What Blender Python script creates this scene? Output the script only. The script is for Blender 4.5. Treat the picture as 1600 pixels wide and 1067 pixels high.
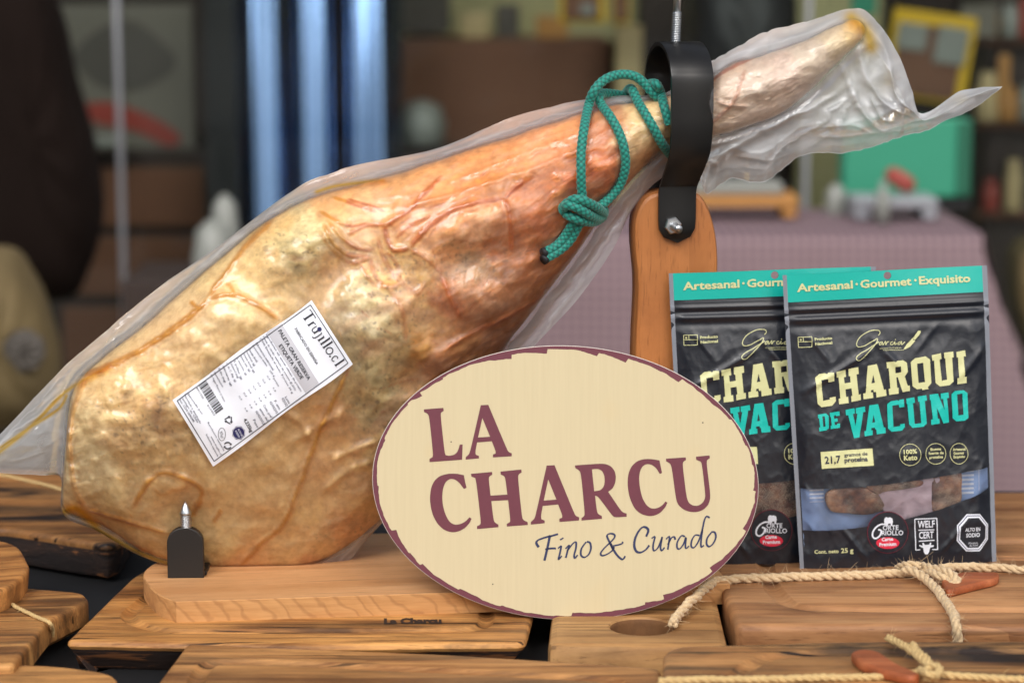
import bpy, bmesh, math, random
import numpy as np
from mathutils import Vector, Matrix
from mathutils.geometry import tessellate_polygon
R = math.radians
random.seed(7)
rng = np.random.default_rng(11)
scene = bpy.context.scene
for o in list(bpy.data.objects): bpy.data.objects.remove(o)
COL = scene.collection

# ------------------------------------------------------------------ camera, sky, sun, exposure
PITCH, DIST, WID, ZC = R(9.0), 1.6, 0.70, 0.205
FPX = DIST / (WID / 1600.0)
CP, SP = math.cos(PITCH), math.sin(PITCH)
CAM = Vector((0, -DIST * CP, ZC + DIST * SP))
cam = bpy.data.cameras.new('camera'); camo = bpy.data.objects.new('camera', cam); COL.objects.link(camo)
camo.location = CAM; camo.rotation_euler = (math.pi / 2 - PITCH, 0, 0)
cam.sensor_width = 36; cam.lens = FPX / 1600 * 36
cam.clip_start = 0.05; cam.clip_end = 100
cam.dof.use_dof = True; cam.dof.focus_distance = 1.60; cam.dof.aperture_fstop = 5.4
scene.camera = camo

world = bpy.data.worlds.new('World'); scene.world = world; world.use_nodes = True
wn = world.node_tree.nodes; wl = world.node_tree.links; wn.clear()
sky = wn.new('ShaderNodeTexSky'); sky.sky_type = 'NISHITA'; sky.sun_disc = False
SUN_EL, SUN_AZ = R(42), R(-26)          # azimuth measured from -Y (behind the camera), negative = left
sky.sun_elevation = SUN_EL; sky.sun_rotation = math.pi + SUN_AZ
sky.dust_density = 4.0; sky.air_density = 1.0; sky.ozone_density = 1.0
hs = wn.new('ShaderNodeHueSaturation'); hs.inputs['Saturation'].default_value = 0.42
bg = wn.new('ShaderNodeBackground'); bg.inputs[1].default_value = 0.13
wo = wn.new('ShaderNodeOutputWorld')
wl.new(sky.outputs[0], hs.inputs['Color']); wl.new(hs.outputs[0], bg.inputs[0]); wl.new(bg.outputs[0], wo.inputs[0])
sl = bpy.data.lights.new('sun', 'SUN'); sl.energy = 1.9; sl.angle = R(26); sl.color = (1, 0.975, 0.94)
so = bpy.data.objects.new('sun', sl); COL.objects.link(so)
sd = Vector((math.sin(SUN_AZ) * math.cos(SUN_EL), -math.cos(SUN_AZ) * math.cos(SUN_EL), math.sin(SUN_EL)))
so.location = sd * 3; so.rotation_euler = sd.to_track_quat('Z', 'Y').to_euler()
vs = scene.view_settings; vs.view_transform = 'Standard'; vs.look = 'None'; vs.gamma = 1; vs.use_curve_mapping = False
vs.exposure = 0.02
scene.cycles.transparent_max_bounces = 24; scene.cycles.max_bounces = 8

# ------------------------------------------------------------------ measuring helpers (photo position -> place)
def ray(px, py):
    a = (px - 800) / FPX; b = (py - 533.5) / FPX
    return Vector((a, CP - b * SP, -SP - b * CP))
def PY(px, py, Y): d = ray(px, py); return CAM + d * ((Y - CAM.y) / d.y)
def PZ(px, py, Z): d = ray(px, py); return CAM + d * ((Z - CAM.z) / d.z)
def PP(px, py, p0, n): d = ray(px, py); return CAM + d * ((p0 - CAM).dot(n) / d.dot(n))
def rays(P):
    a = (P[:, 0] - 800) / FPX; b = (P[:, 1] - 533.5) / FPX
    return np.stack([a, CP - b * SP, -SP - b * CP], 1)
def PPn(P, p0, n):
    d = rays(np.asarray(P, float)); n = np.array(n); c = np.array(CAM)
    return c + d * (((np.array(p0) - c) @ n) / (d @ n))[:, None]

# ------------------------------------------------------------------ object helpers
def tag(o, label=None, cat=None, group=None, kind=None):
    if label: o['label'] = label
    if cat: o['category'] = cat
    if group: o['group'] = group
    if kind: o['kind'] = kind
    return o
def link(name, me, parent=None, mat=None, smooth=True):
    o = bpy.data.objects.new(name, me); COL.objects.link(o)
    if mat is not None and not me.materials: me.materials.append(mat)
    if smooth: me.polygons.foreach_set('use_smooth', [True] * len(me.polygons))
    if parent is not None: o.parent = parent
    return o
def mesh(name, V, F, parent=None, mat=None, smooth=True, origin=None):
    V = np.asarray(V, float)
    if origin is not None: V = V - np.array(origin)
    me = bpy.data.meshes.new(name); me.from_pydata(V.tolist(), [], F if isinstance(F, list) else F.tolist()); me.update()
    o = link(name, me, parent, mat, smooth)
    if origin is not None: o.location = origin
    return o
def empty(name, loc=(0, 0, 0), rz=0):
    o = bpy.data.objects.new(name, None); COL.objects.link(o); o.location = loc; o.rotation_euler = (0, 0, rz); o.empty_display_size = .02
    return o
def keep(o, parent):            # parent without moving
    bpy.context.view_layer.update()
    o.parent = parent; o.matrix_parent_inverse = parent.matrix_world.inverted(); return o
def fattr(o, name, arr):
    a = o.data.attributes.new(name, 'FLOAT', 'POINT'); a.data.foreach_set('value', np.asarray(arr, np.float32))
def cattr(o, name, rgb):
    rgb = np.asarray(rgb, np.float32); q = np.ones((len(rgb), 4), np.float32); q[:, :3] = rgb
    a = o.data.color_attributes.new(name, 'FLOAT_COLOR', 'POINT'); a.data.foreach_set('color', q.ravel())
def gridfaces(nr, nc, wrap=False):
    r = np.arange(nr - 1)[:, None]; c = np.arange(nc if wrap else nc - 1)[None, :]
    c2 = (c + 1) % nc
    return np.stack([r * nc + c, r * nc + c2, (r + 1) * nc + c2, (r + 1) * nc + c], -1).reshape(-1, 4)
def box(name, c, s, parent=None, mat=None, bev=0.0, rz=0):
    bm = bmesh.new(); bmesh.ops.create_cube(bm, size=1); bmesh.ops.scale(bm, vec=s, verts=bm.verts)
    if bev: bmesh.ops.bevel(bm, geom=bm.edges[:], offset=bev, segments=2, affect='EDGES', profile=.5)
    me = bpy.data.meshes.new(name); bm.to_mesh(me); bm.free()
    o = link(name, me, parent, mat, False); o.location = c; o.rotation_euler = (0, 0, rz); return o
def lathe(name, prof, c, parent=None, mat=None, n=24, smooth=True):
    V = []; a = np.linspace(0, 2 * math.pi, n, endpoint=False)
    for r, z in prof: V += [(r * math.cos(t), r * math.sin(t), z) for t in a]
    F = gridfaces(len(prof), n, True).tolist(); F.append(list(range(n))[::-1]); F.append([(len(prof) - 1) * n + i for i in range(n)])
    o = mesh(name, V, F, parent, mat, smooth); o.location = c; return o
def catmull(P, n, closed=False):
    P = np.asarray(P, float); m = len(P)
    if closed: idx = lambda i: P[np.mod(i, m)]; L = m
    else: idx = lambda i: P[np.clip(i, 0, m - 1)]; L = m - 1
    t = np.linspace(0, L, n, endpoint=not closed); i = np.minimum(t.astype(int), L - 1); f = (t - i)[:, None]
    a, b, c, d = idx(i - 1), idx(i), idx(i + 1), idx(i + 2)
    return .5 * (2 * b + (c - a) * f + (2 * a - 5 * b + 4 * c - d) * f ** 2 + (3 * b - a - 3 * c + d) * f ** 3)
def resample(P, n):
    P = np.asarray(P, float); s = np.r_[0, np.cumsum(np.linalg.norm(np.diff(P, axis=0), axis=1))]
    t = np.linspace(0, s[-1], n); return np.stack([np.interp(t, s, P[:, k]) for k in range(P.shape[1])], 1)
def frames(P):
    T = np.gradient(P, axis=0); T /= np.linalg.norm(T, axis=1)[:, None] + 1e-12
    N = np.zeros_like(P); v = np.cross(T[0], [0.3, 0.2, 1]); N[0] = v / np.linalg.norm(v)
    for i in range(1, len(P)):
        v = N[i - 1] - T[i] * (N[i - 1] @ T[i]); N[i] = v / (np.linalg.norm(v) + 1e-12)
    return T, N, np.cross(T, N)
def tube(name, P, r, nc=10, parent=None, mat=None, origin=None, rfun=None, caps=True):
    P = np.asarray(P, float); T, N, B = frames(P); a = np.linspace(0, 2 * math.pi, nc, endpoint=False)
    rr = np.full((len(P), nc), 1.0) * (np.asarray(r)[:, None] if np.ndim(r) else r)
    if rfun is not None: rr = rr * rfun(np.arange(len(P))[:, None], a[None, :])
    V = P[:, None] + rr[..., None] * (np.cos(a)[None, :, None] * N[:, None] + np.sin(a)[None, :, None] * B[:, None])
    F = gridfaces(len(P), nc, True).tolist()
    if caps: F.append(list(range(nc))[::-1]); F.append([(len(P) - 1) * nc + i for i in range(nc)])
    return mesh(name, V.reshape(-1, 3), F, parent, mat, True, origin)

# ------------------------------------------------------------------ noise on arrays
_tab = rng.random((256, 256))
def vn(x, y, s=0):
    x = np.asarray(x, float) + s * 17.3; y = np.asarray(y, float) + s * 31.7
    xi = np.floor(x).astype(int); yi = np.floor(y).astype(int); fx = x - xi; fy = y - yi
    fx = fx * fx * fx * (fx * (fx * 6 - 15) + 10); fy = fy * fy * fy * (fy * (fy * 6 - 15) + 10)
    g = lambda a, b: _tab[a & 255, b & 255]
    return (g(xi, yi) * (1 - fx) + g(xi + 1, yi) * fx) * (1 - fy) + (g(xi, yi + 1) * (1 - fx) + g(xi + 1, yi + 1) * fx) * fy
def fbm(x, y, s=0, o=4, ridge=False):
    t = 0; a = .5; tot = 0
    for k in range(o):
        c, si = math.cos(.6 * k + .3), math.sin(.6 * k + .3)
        n = vn((x * c - y * si) * 2 ** k, (x * si + y * c) * 2 ** k, s + k * 3)
        if ridge: n = 1 - abs(2 * n - 1)
        t = t + a * n; tot += a; a *= .5
    return t / tot
def segdist(U, V, pts):
    d = np.full(U.shape, 1e9); s = np.zeros(U.shape); L = 0
    for (x0, y0), (x1, y1) in zip(pts[:-1], pts[1:]):
        dx, dy = x1 - x0, y1 - y0; l2 = dx * dx + dy * dy
        t = np.clip(((U - x0) * dx + (V - y0) * dy) / l2, 0, 1)
        e = np.hypot(U - x0 - t * dx, V - y0 - t * dy); m = e < d
        s = np.where(m, L + t * math.sqrt(l2), s); d = np.where(m, e, d); L += math.sqrt(l2)
    return d, s / L
def lin(c):
    c = np.asarray(c, float) / 255.0
    return np.where(c <= .04045, c / 12.92, ((c + .055) / 1.055) ** 2.4)
def L3(*c): return tuple(lin(c)) + (1.0,)

# ------------------------------------------------------------------ materials
class NT:
    def __init__(s, name):
        s.m = bpy.data.materials.new(name); s.m.use_nodes = True; s.t = s.m.node_tree; s.t.nodes.clear()
        s.out = s.n('OutputMaterial')
    def n(s, kind, **kw):
        nd = s.t.nodes.new('ShaderNode' + kind)
        for k, v in kw.items():
            if hasattr(nd, k) and k not in nd.inputs: setattr(nd, k, v)
            else: s.set(nd.inputs[k], v)
        return nd
    def set(s, sock, v):
        if isinstance(v, bpy.types.NodeSocket): s.t.links.new(v, sock)
        else: sock.default_value = v
    def math(s, op, a, b=0.0, c=0.0):
        nd = s.t.nodes.new('ShaderNodeMath'); nd.operation = op
        for i, v in enumerate((a, b, c)): s.set(nd.inputs[i], v)
        return nd.outputs[0]
    def mix(s, f, a, b, mode='MIX'):
        nd = s.t.nodes.new('ShaderNodeMix'); nd.data_type = 'RGBA'; nd.blend_type = mode
        s.set(nd.inputs[0], f); s.set(nd.inputs[6], a); s.set(nd.inputs[7], b); return nd.outputs[2]
    def ramp(s, f, stops):
        nd = s.t.nodes.new('ShaderNodeValToRGB'); s.set(nd.inputs[0], f); e = nd.color_ramp.elements
        while len(e) < len(stops): e.new(.5)
        for k, (p, c) in zip(e, stops): k.position = p; k.color = c if len(c) == 4 else tuple(c) + (1,)
        return nd.outputs[0]
    def coord(s, kind='Object', scale=(1, 1, 1), rot=(0, 0, 0), loc=(0, 0, 0)):
        tc = s.n('TexCoord'); mp = s.n('Mapping'); s.t.links.new(tc.outputs[kind], mp.inputs[0])
        mp.inputs['Scale'].default_value = scale; mp.inputs['Rotation'].default_value = rot; mp.inputs['Location'].default_value = loc
        return mp.outputs[0]
    def noise(s, vec, scale, detail=4, rough=.5, dist=0.0):
        nd = s.n('TexNoise'); s.set(nd.inputs['Vector'], vec); nd.inputs['Scale'].default_value = scale
        nd.inputs['Detail'].default_value = detail; nd.inputs['Roughness'].default_value = rough; nd.inputs['Distortion'].default_value = dist
        return nd.outputs['Fac']
    def bump(s, h, strength, dist=.001, normal=None):
        nd = s.n('Bump'); s.set(nd.inputs['Height'], h); nd.inputs['Strength'].default_value = strength; nd.inputs['Distance'].default_value = dist
        if normal: s.set(nd.inputs['Normal'], normal)
        return nd.outputs[0]
    def attr(s, name, col=False):
        nd = s.n('Attribute'); nd.attribute_name = name; return nd.outputs['Color' if col else 'Fac']
    def princ(s, **kw):
        nd = s.n('BsdfPrincipled')
        for k, v in kw.items(): s.set(nd.inputs[k.replace('_', ' ')], v)
        return nd.outputs[0]
    def mixs(s, f, a, b):
        nd = s.n('MixShader'); s.set(nd.inputs[0], f); s.set(nd.inputs[1], a); s.set(nd.inputs[2], b); return nd.outputs[0]
    def done(s, sh): s.t.links.new(sh, s.out.inputs[0]); return s.m

def plain(name, rgb, rough=.5, var=.12, scale=30, bump=0.0, metal=0.0, spec=.5, coat=0.0, coatr=.1):
    k = NT(name); v = k.coord('Object'); n = k.noise(v, scale, 5, .6)
    a = tuple(min(1, c * (1 - var)) for c in rgb[:3]) + (1,); b = tuple(min(1, c * (1 + var)) for c in rgb[:3]) + (1,)
    col = k.mix(n, a, b); kw = {}
    if bump: kw['Normal'] = k.bump(k.noise(v, scale * 4, 4, .6), bump, .0006)
    return k.done(k.princ(Base_Color=col, Roughness=rough, Metallic=metal, Specular_IOR_Level=spec, Coat_Weight=coat, Coat_Roughness=coatr, **kw))

def wood(name, dark, mid, light, streak=(.03, .022, .02), amt=.55, seed=0, rough=.55, gs=1.0, fine=.5, coat=0.0):
    """grain runs along the local x axis: long streaks, fine fibres, pores and smoky stains"""
    k = NT(name); loc = (seed * 1.37, seed * .21, seed * .53)
    co = lambda x, y, dx=0.0: k.coord('Object', (x, y, y * .32), (0, 0, 0), (loc[0] + dx, loc[1], loc[2]))
    big = k.noise(co(.55, 7.0), 2.6 * gs, 2, .4, .2)
    ring = k.math('FRACT', k.math('MULTIPLY', big, 9.0))       # late wood lines: slow rise, quick fall
    ring = k.math('POWER', ring, 2.2)
    band = k.noise(co(1.0, 15), 3.0 * gs, 6, .62, .5)
    fib = k.noise(co(5, 210), 4.0 * gs, 5, .7, .1)
    f = k.math('ADD', k.math('MULTIPLY', k.math('SUBTRACT', 1.0, ring), .10), k.math('ADD', k.math('MULTIPLY', band, .74), k.math('MULTIPLY', fib, fine * .5)))
    col = k.ramp(f, [(.40, dark), (.57, mid), (.78, light)])
    sm = k.ramp(k.noise(co(1.6, 12, 4.0), 2.6 * gs, 7, .68, .8), [(.47, (0, 0, 0)), (.60, (1, 1, 1))])
    col = k.mix(k.math('MULTIPLY', sm, amt), col, tuple(streak) + (1,))
    st2 = k.ramp(k.noise(co(1.4, 46, 9.0), 3.0 * gs, 5, .62, .4), [(.56, (0, 0, 0)), (.64, (1, 1, 1))])
    col = k.mix(k.math('MULTIPLY', st2, amt * .55), col, tuple(streak) + (1,))
    pat = k.noise(co(1, 1), 11, 4, .6); col = k.mix(k.math('MULTIPLY', k.ramp(pat, [(.45, (0, 0, 0)), (.7, (1, 1, 1))]), .3), col, tuple(min(1, c * 1.2) for c in light) + (1,))
    pores = k.ramp(k.noise(co(16, 520), 3.0, 3, .6), [(.58, (0, 0, 0)), (.68, (1, 1, 1))])
    col = k.mix(k.math('MULTIPLY', pores, .45), col, tuple(c * .4 for c in dark) + (1,))
    crk = k.ramp(k.noise(co(2.2, 95, 15.0), 2.4, 2, .5, .3), [(.655, (0, 0, 0)), (.68, (1, 1, 1))]); col = k.mix(k.math('MULTIPLY', crk, min(1, amt * 1.2)), col, tuple(c * .25 for c in dark) + (1,))
    kv = k.n('TexVoronoi'); k.set(kv.inputs['Vector'], co(4.0, 9.0, 2.0)); kv.inputs['Scale'].default_value = 1.6; kd = k.ramp(k.math('ADD', kv.outputs['Distance'], k.math('MULTIPLY', k.noise(co(20, 40), 3, 3), .10)), [(.10, (1, 1, 1)), (.19, (0, 0, 0))]); col = k.mix(k.math('MULTIPLY', kd, min(1, amt * 1.1)), col, tuple(c * .35 for c in dark) + (1,))
    b = k.bump(k.math('SUBTRACT', fib, k.math('MULTIPLY', pores, .4)), .45, .0005); rg = k.math('ADD', rough - .12, k.math('MULTIPLY', band, .25))
    return k.done(k.princ(Base_Color=col, Roughness=rg, Normal=b, Specular_IOR_Level=.38, Coat_Weight=coat, Coat_Roughness=.35))

TONE = {1: (1.12, 1.10, 1.0, 1.1), 2: (.92, .92, .96, .8), 3: (1.1, 1.12, 1.1, 1.3), 4: (.86, .82, .8, .7), 5: (1.0, .92, .82, 1.2), 6: (1.02, 1.0, .96, .9), 9: (.95, .97, 1.05, .75)}
def W_teak(s, a=.55):
    t = TONE[s]; c = lambda *q: tuple(np.clip(lin(q) * np.array(t[:3]), 0, 1))
    return wood('teak_board_%d' % s, c(78, 50, 29), c(148, 98, 54), c(212, 156, 94), lin((34, 27, 26)), min(1, a * 1.3), s, .5, t[3], .75)
M_stand = wood('stand_wood', lin((200, 146, 96)), lin((220, 168, 118)), lin((232, 184, 136)), lin((186, 128, 80)), .3, 3, .5, .8, .35)
k = NT('sawn_edge'); v = k.coord('Object'); wv = k.n('TexWave'); k.set(wv.inputs['Vector'], k.coord('Object', (1, 1, 1.1), (0, R(40), 0))); wv.inputs['Scale'].default_value = 30; wv.inputs['Distortion'].default_value = 9.0; wv.inputs['Detail'].default_value = 3
sw = k.ramp(wv.outputs['Fac'], [(.0, (0, 0, 0)), (.22, (1, 1, 1))]); fb = k.noise(k.coord('Object', (6, 40, 90)), 4, 5, .65)
M_sawn = k.done(k.princ(Base_Color=k.mix(k.math('MULTIPLY', k.math('SUBTRACT', 1.0, sw), .3), k.mix(fb, L3(168, 112, 62), L3(222, 170, 110)), L3(120, 72, 38)), Roughness=.7, Normal=k.bump(wv.outputs['Fac'], .35, .0006)))
M_post = wood('post_wood', lin((156, 94, 46)), lin((184, 116, 62)), lin((204, 140, 82)), lin((118, 66, 34)), .35, 5, .46, .7, .35, .15)
M_pine = wood('pine_board', lin((136, 94, 54)), lin((178, 132, 82)), lin((206, 162, 108)), lin((92, 62, 38)), .45, 6, .55, .8)
M_redwood = wood('reddish_board', lin((124, 80, 50)), lin((172, 122, 80)), lin((200, 152, 106)), lin((96, 60, 40)), .4, 8, .5)
k = NT('bark'); n_ = k.noise(k.coord('Object', (2, 8, 14)), 5, 6, .65, .6)
M_bark = k.done(k.princ(Base_Color=k.ramp(n_, [(.40, L3(34, 25, 24)), (.55, L3(58, 40, 32)), (.60, L3(140, 88, 50)), (.75, L3(164, 110, 64))]), Roughness=.85, Normal=k.bump(n_, .9, .003)))
M_black_cloth = plain('black_table_cloth', (.006, .006, .0075, 1), .75, .35, 240, .35)
M_strap = plain('black_strap_metal', (.006, .0057, .0057, 1), .34, .1, 40, .08)
M_bracket = plain('black_bracket_paint', (.011, .009, .008, 1), .48, .15, 60, .12)
M_steel = plain('zinc_steel', (.58, .6, .62, 1), .28, .1, 90, .05, 1.0)
M_dark = plain('dark_paint', (.012, .012, .014, 1), .5, .2, 20)

# ------------------------------------------------------------------ letter and outline helpers (flat print)
def fromzoom(pts, x0, y0, s): return [(x0 + p[0] / s, y0 + p[1] / s) for p in pts]
def polytri(loops):
    V = [p for l in loops for p in l]
    T = tessellate_polygon([[Vector((x, y, 0)) for x, y in l] for l in loops])
    return np.array(V, float), [list(t) for t in T]
def roundpoly(P, corner=55, n=4):
    """smooth shallow corners of a traced outline, keep sharp ones"""
    m = len(P); out = []
    for i in range(m):
        a, b, c = (np.array(P[(i + k) % m], float) for k in (-1, 0, 1))
        u = a - b; v = c - b; lu, lv = np.linalg.norm(u), np.linalg.norm(v)
        ang = math.degrees(math.acos(np.clip((u @ v) / (lu * lv + 1e-9), -1, 1)))
        if ang < 180 - corner or ang > 178: out.append(tuple(b)); continue
        for t in np.linspace(0, 1, n):
            p0 = b + u * .4; p1 = b + v * .4
            out.append(tuple((1 - t) ** 2 * p0 + 2 * t * (1 - t) * b + t * t * p1))
    return out
class Print2D:
    """collects flat shapes in photo coordinates"""
    def __init__(s): s.V = []; s.F = []; s.n = 0
    def add(s, V, F):
        V = np.asarray(V, float); s.V.append(V); s.F += [[i + s.n for i in f] for f in F]; s.n += len(V); return s
    def poly(s, *loops): return s.add(*polytri([list(l) for l in loops]))
    def stroke(s, pts, w, n=24, closed=False, smooth=True, taper=0.0):
        P = catmull(pts, n, closed) if smooth else np.asarray(pts, float)
        if closed: P = np.vstack([P, P[:1]])
        T = np.gradient(P, axis=0); T /= np.linalg.norm(T, axis=1)[:, None] + 1e-9
        N = np.stack([-T[:, 1], T[:, 0]], 1)
        ww = np.full(len(P), w * .5)
        if taper: q = np.linspace(0, 1, len(P)); ww = ww * (1 - taper * np.abs(2 * q - 1) ** 3)
        V = np.vstack([P + N * ww[:, None], P - N * ww[:, None]]); m = len(P)
        return s.add(V, [[i, i + 1, m + i + 1, m + i] for i in range(m - 1)])
    def pen(s, pts, w, n=28, ang=-40, thin=.35):
        """broad-nib stroke: width depends on the direction"""
        P = catmull(pts, n); T = np.gradient(P, axis=0); T /= np.linalg.norm(T, axis=1)[:, None] + 1e-9
        N = np.stack([-T[:, 1], T[:, 0]], 1); a = np.radians(ang)
        ww = w * .5 * (thin + (1 - thin) * np.abs(T[:, 0] * math.sin(a) - T[:, 1] * math.cos(a)))
        V = np.vstack([P + N * ww[:, None], P - N * ww[:, None]]); m = len(P)
        return s.add(V, [[i, i + 1, m + i + 1, m + i] for i in range(m - 1)])
    def ring(s, c, r, w, n=40, ry=None):
        a = np.linspace(0, 2 * math.pi, n, endpoint=False); ry = ry or r
        return s.stroke(np.stack([c[0] + r * np.cos(a), c[1] + ry * np.sin(a)], 1), w, n * 2, True)
    def disc(s, c, r, ry=None, n=36, rot=0.0):
        a = np.linspace(0, 2 * math.pi, n, endpoint=False) + rot; ry = ry or r
        return s.add(np.stack([c[0] + r * np.cos(a), c[1] + ry * np.sin(a)], 1), [list(range(n))])
    def text(s, t, p0, p1, cap, bold=0.0, up=None, res=2):
        V, F = textmesh(t, bold, res)
        x0, x1 = V[:, 0].min(), V[:, 0].max(); p0 = np.array(p0, float); p1 = np.array(p1, float)
        ex = (p1 - p0); u = np.array([ex[1], -ex[0]]) / np.linalg.norm(ex) if up is None else np.array(up, float)
        return s.add(p0 + ((V[:, :1] - x0) / (x1 - x0)) * ex + V[:, 1:2] / CAPH * cap * u, F)
    def data(s, maxlen=None):
        V = np.vstack(s.V); T = []
        for f in s.F:
            for i in range(1, len(f) - 1): T.append((f[0], f[i], f[i + 1]))
        T = np.array(T)
        if maxlen is None: return V, s.F
        V = list(map(tuple, V)); T = list(map(tuple, T)); mid = {}
        for _ in range(7):
            A = np.array(V); t = np.array(T)
            e = np.stack([np.linalg.norm(A[t[:, i]] - A[t[:, (i + 1) % 3]], axis=1) for i in range(3)], 1)
            if (e > maxlen).sum() == 0: break
            mark = set()
            for row, tri in zip(e, T):
                for i in range(3):
                    if row[i] > maxlen: mark.add(tuple(sorted((tri[i], tri[(i + 1) % 3]))))
            mid = {}
            for a, b in mark: mid[(a, b)] = len(V); V.append(((V[a][0] + V[b][0]) / 2, (V[a][1] + V[b][1]) / 2))
            T2 = []
            for a, b, c in T:
                m = [mid.get(tuple(sorted(q))) for q in ((a, b), (b, c), (c, a))]
                k = sum(x is not None for x in m)
                if k == 0: T2.append((a, b, c))
                elif k == 3: T2 += [(a, m[0], m[2]), (m[0], b, m[1]), (m[2], m[1], c), (m[0], m[1], m[2])]
                else:
                    vs_ = (a, b, c)
                    while m[0] is None or (k == 2 and m[1] is None): vs_ = vs_[1:] + vs_[:1]; m = m[1:] + m[:1]
                    a_, b_, c_ = vs_
                    if k == 1: T2 += [(a_, m[0], c_), (m[0], b_, c_)]
                    else: T2 += [(m[0], b_, m[1]), (a_, m[0], m[1]), (a_, m[1], c_)]
            T = T2
        return np.array(V), [list(t) for t in T]
_tc = {}
def textmesh(t, bold, res):
    key = (t, bold, res)
    if key in _tc: return _tc[key]
    cu = bpy.data.curves.new('t', 'FONT'); cu.body = t; cu.size = 1; cu.offset = bold; cu.resolution_u = res
    o = bpy.data.objects.new('t', cu); COL.objects.link(o); bpy.context.view_layer.update()
    me = o.evaluated_get(bpy.context.evaluated_depsgraph_get()).to_mesh()
    V = np.array([v.co[:2] for v in me.vertices]); F = [list(p.vertices) for p in me.polygons]
    o.to_mesh_clear(); bpy.data.objects.remove(o); bpy.data.curves.remove(cu)
    _tc[key] = (V, F); return V, F
CAPH = 1.0; CAPH = float(textmesh('H', 0.0, 2)[0][:, 1].max())

# ================================================================== SETTING
TABLE = box('table_top', (0.02, .05, -.012), (1.9, .80, .024), None, M_black_cloth, .004)
tag(TABLE, kind='structure')
# table legs and the floor below, so the table stands somewhere
M_floor = plain('floor_concrete', lin((112, 102, 82)), .8, .25, 3); M_pave = plain('pale_paving', lin((118, 114, 108)), .8, .1, 3)
pave = mesh('pavement', [(-30, -40, -.78), (30, -40, -.78), (30, 1.2, -.78), (-30, 1.2, -.78)], [[0, 1, 2, 3]], None, M_pave, False); tag(pave, kind='structure')
floor = mesh('floor', [(-30, 1.2, -.78), (30, 1.2, -.78), (30, 8, -.78), (-30, 8, -.78)], [[0, 1, 2, 3]], None, M_floor, False); tag(floor, kind='structure')
for x in (-.85, .89):
    for y in (-.27, .37): box('table_leg', (x - .02, y - .05, -.39), (.05, .05, .73), TABLE, M_dark, .004)

# ================================================================== CUTTING BOARDS
def rnd_outline(pts, radii, step=.005):
    """round the corners of a world xy outline and resample it"""
    m = len(pts); out = []
    for i in range(m):
        a, b, c = (np.array(pts[(i + k) % m], float) for k in (-1, 0, 1)); r = radii[i] if isinstance(radii, (list, tuple)) else radii
        u = a - b; v = c - b; lu, lv = np.linalg.norm(u), np.linalg.norm(v); r = min(r, lu * .45, lv * .45)
        p0 = b + u / lu * r; p1 = b + v / lv * r
        for t in np.linspace(0, 1, 9): out.append((1 - t) ** 2 * p0 + 2 * t * (1 - t) * b + t * t * p1)
    out = np.array(out + [out[0]]); L = np.linalg.norm(np.diff(out, axis=0), axis=1).sum()
    return resample(out, max(24, int(L / step)))[:-1]
def mitre(pts, d):
    P = np.asarray(pts, float); m = len(P); area = np.sum(P[:, 0] * np.roll(P[:, 1], -1) - np.roll(P[:, 0], -1) * P[:, 1]); sg_ = 1 if area > 0 else -1; out = []
    for i in range(m):
        a, b, c = P[i - 1], P[i], P[(i + 1) % m]; e0 = (b - a) / np.linalg.norm(b - a); e1 = (c - b) / np.linalg.norm(c - b)
        n0 = np.array([-e0[1], e0[0]]) * sg_; n1 = np.array([-e1[1], e1[0]]) * sg_; out.append(b + (n0 + n1) * d / max(.35, 1 + n0 @ n1))
    return np.array(out)
def ring_outline(pts, radii, d, counts, rmin=0.0):
    P = mitre(pts, d) if d else np.asarray(pts, float); m = len(P); out = []; cor = []
    for i in range(m):
        a, b, c = P[i - 1], P[i], P[(i + 1) % m]; r = max(radii[i], rmin); u = a - b; v = c - b; lu, lv = np.linalg.norm(u), np.linalg.norm(v); r = min(r, lu * .45, lv * .45)
        p0 = b + u / lu * r; p1 = b + v / lv * r; cor.append([(1 - t) ** 2 * p0 + 2 * t * (1 - t) * b + t * t * p1 for t in np.linspace(0, 1, 9)])
    for i in range(m):
        out += cor[i]; q0, q1 = cor[i][-1], cor[(i + 1) % m][0]; out += [q0 + (q1 - q0) * t for t in np.linspace(0, 1, counts[i] + 2)[1:-1]]
    return np.array(out)
def inset(P, d):
    T = np.roll(P, -1, 0) - np.roll(P, 1, 0); T /= np.linalg.norm(T, axis=1)[:, None] + 1e-12
    N = np.stack([-T[:, 1], T[:, 0]], 1)
    area = np.sum(P[:, 0] * np.roll(P[:, 1], -1) - np.roll(P[:, 0], -1) * P[:, 1])
    return P + N * (d if area > 0 else -d)[:, None] if np.ndim(d) else P + N * (d if area > 0 else -d)
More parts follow.
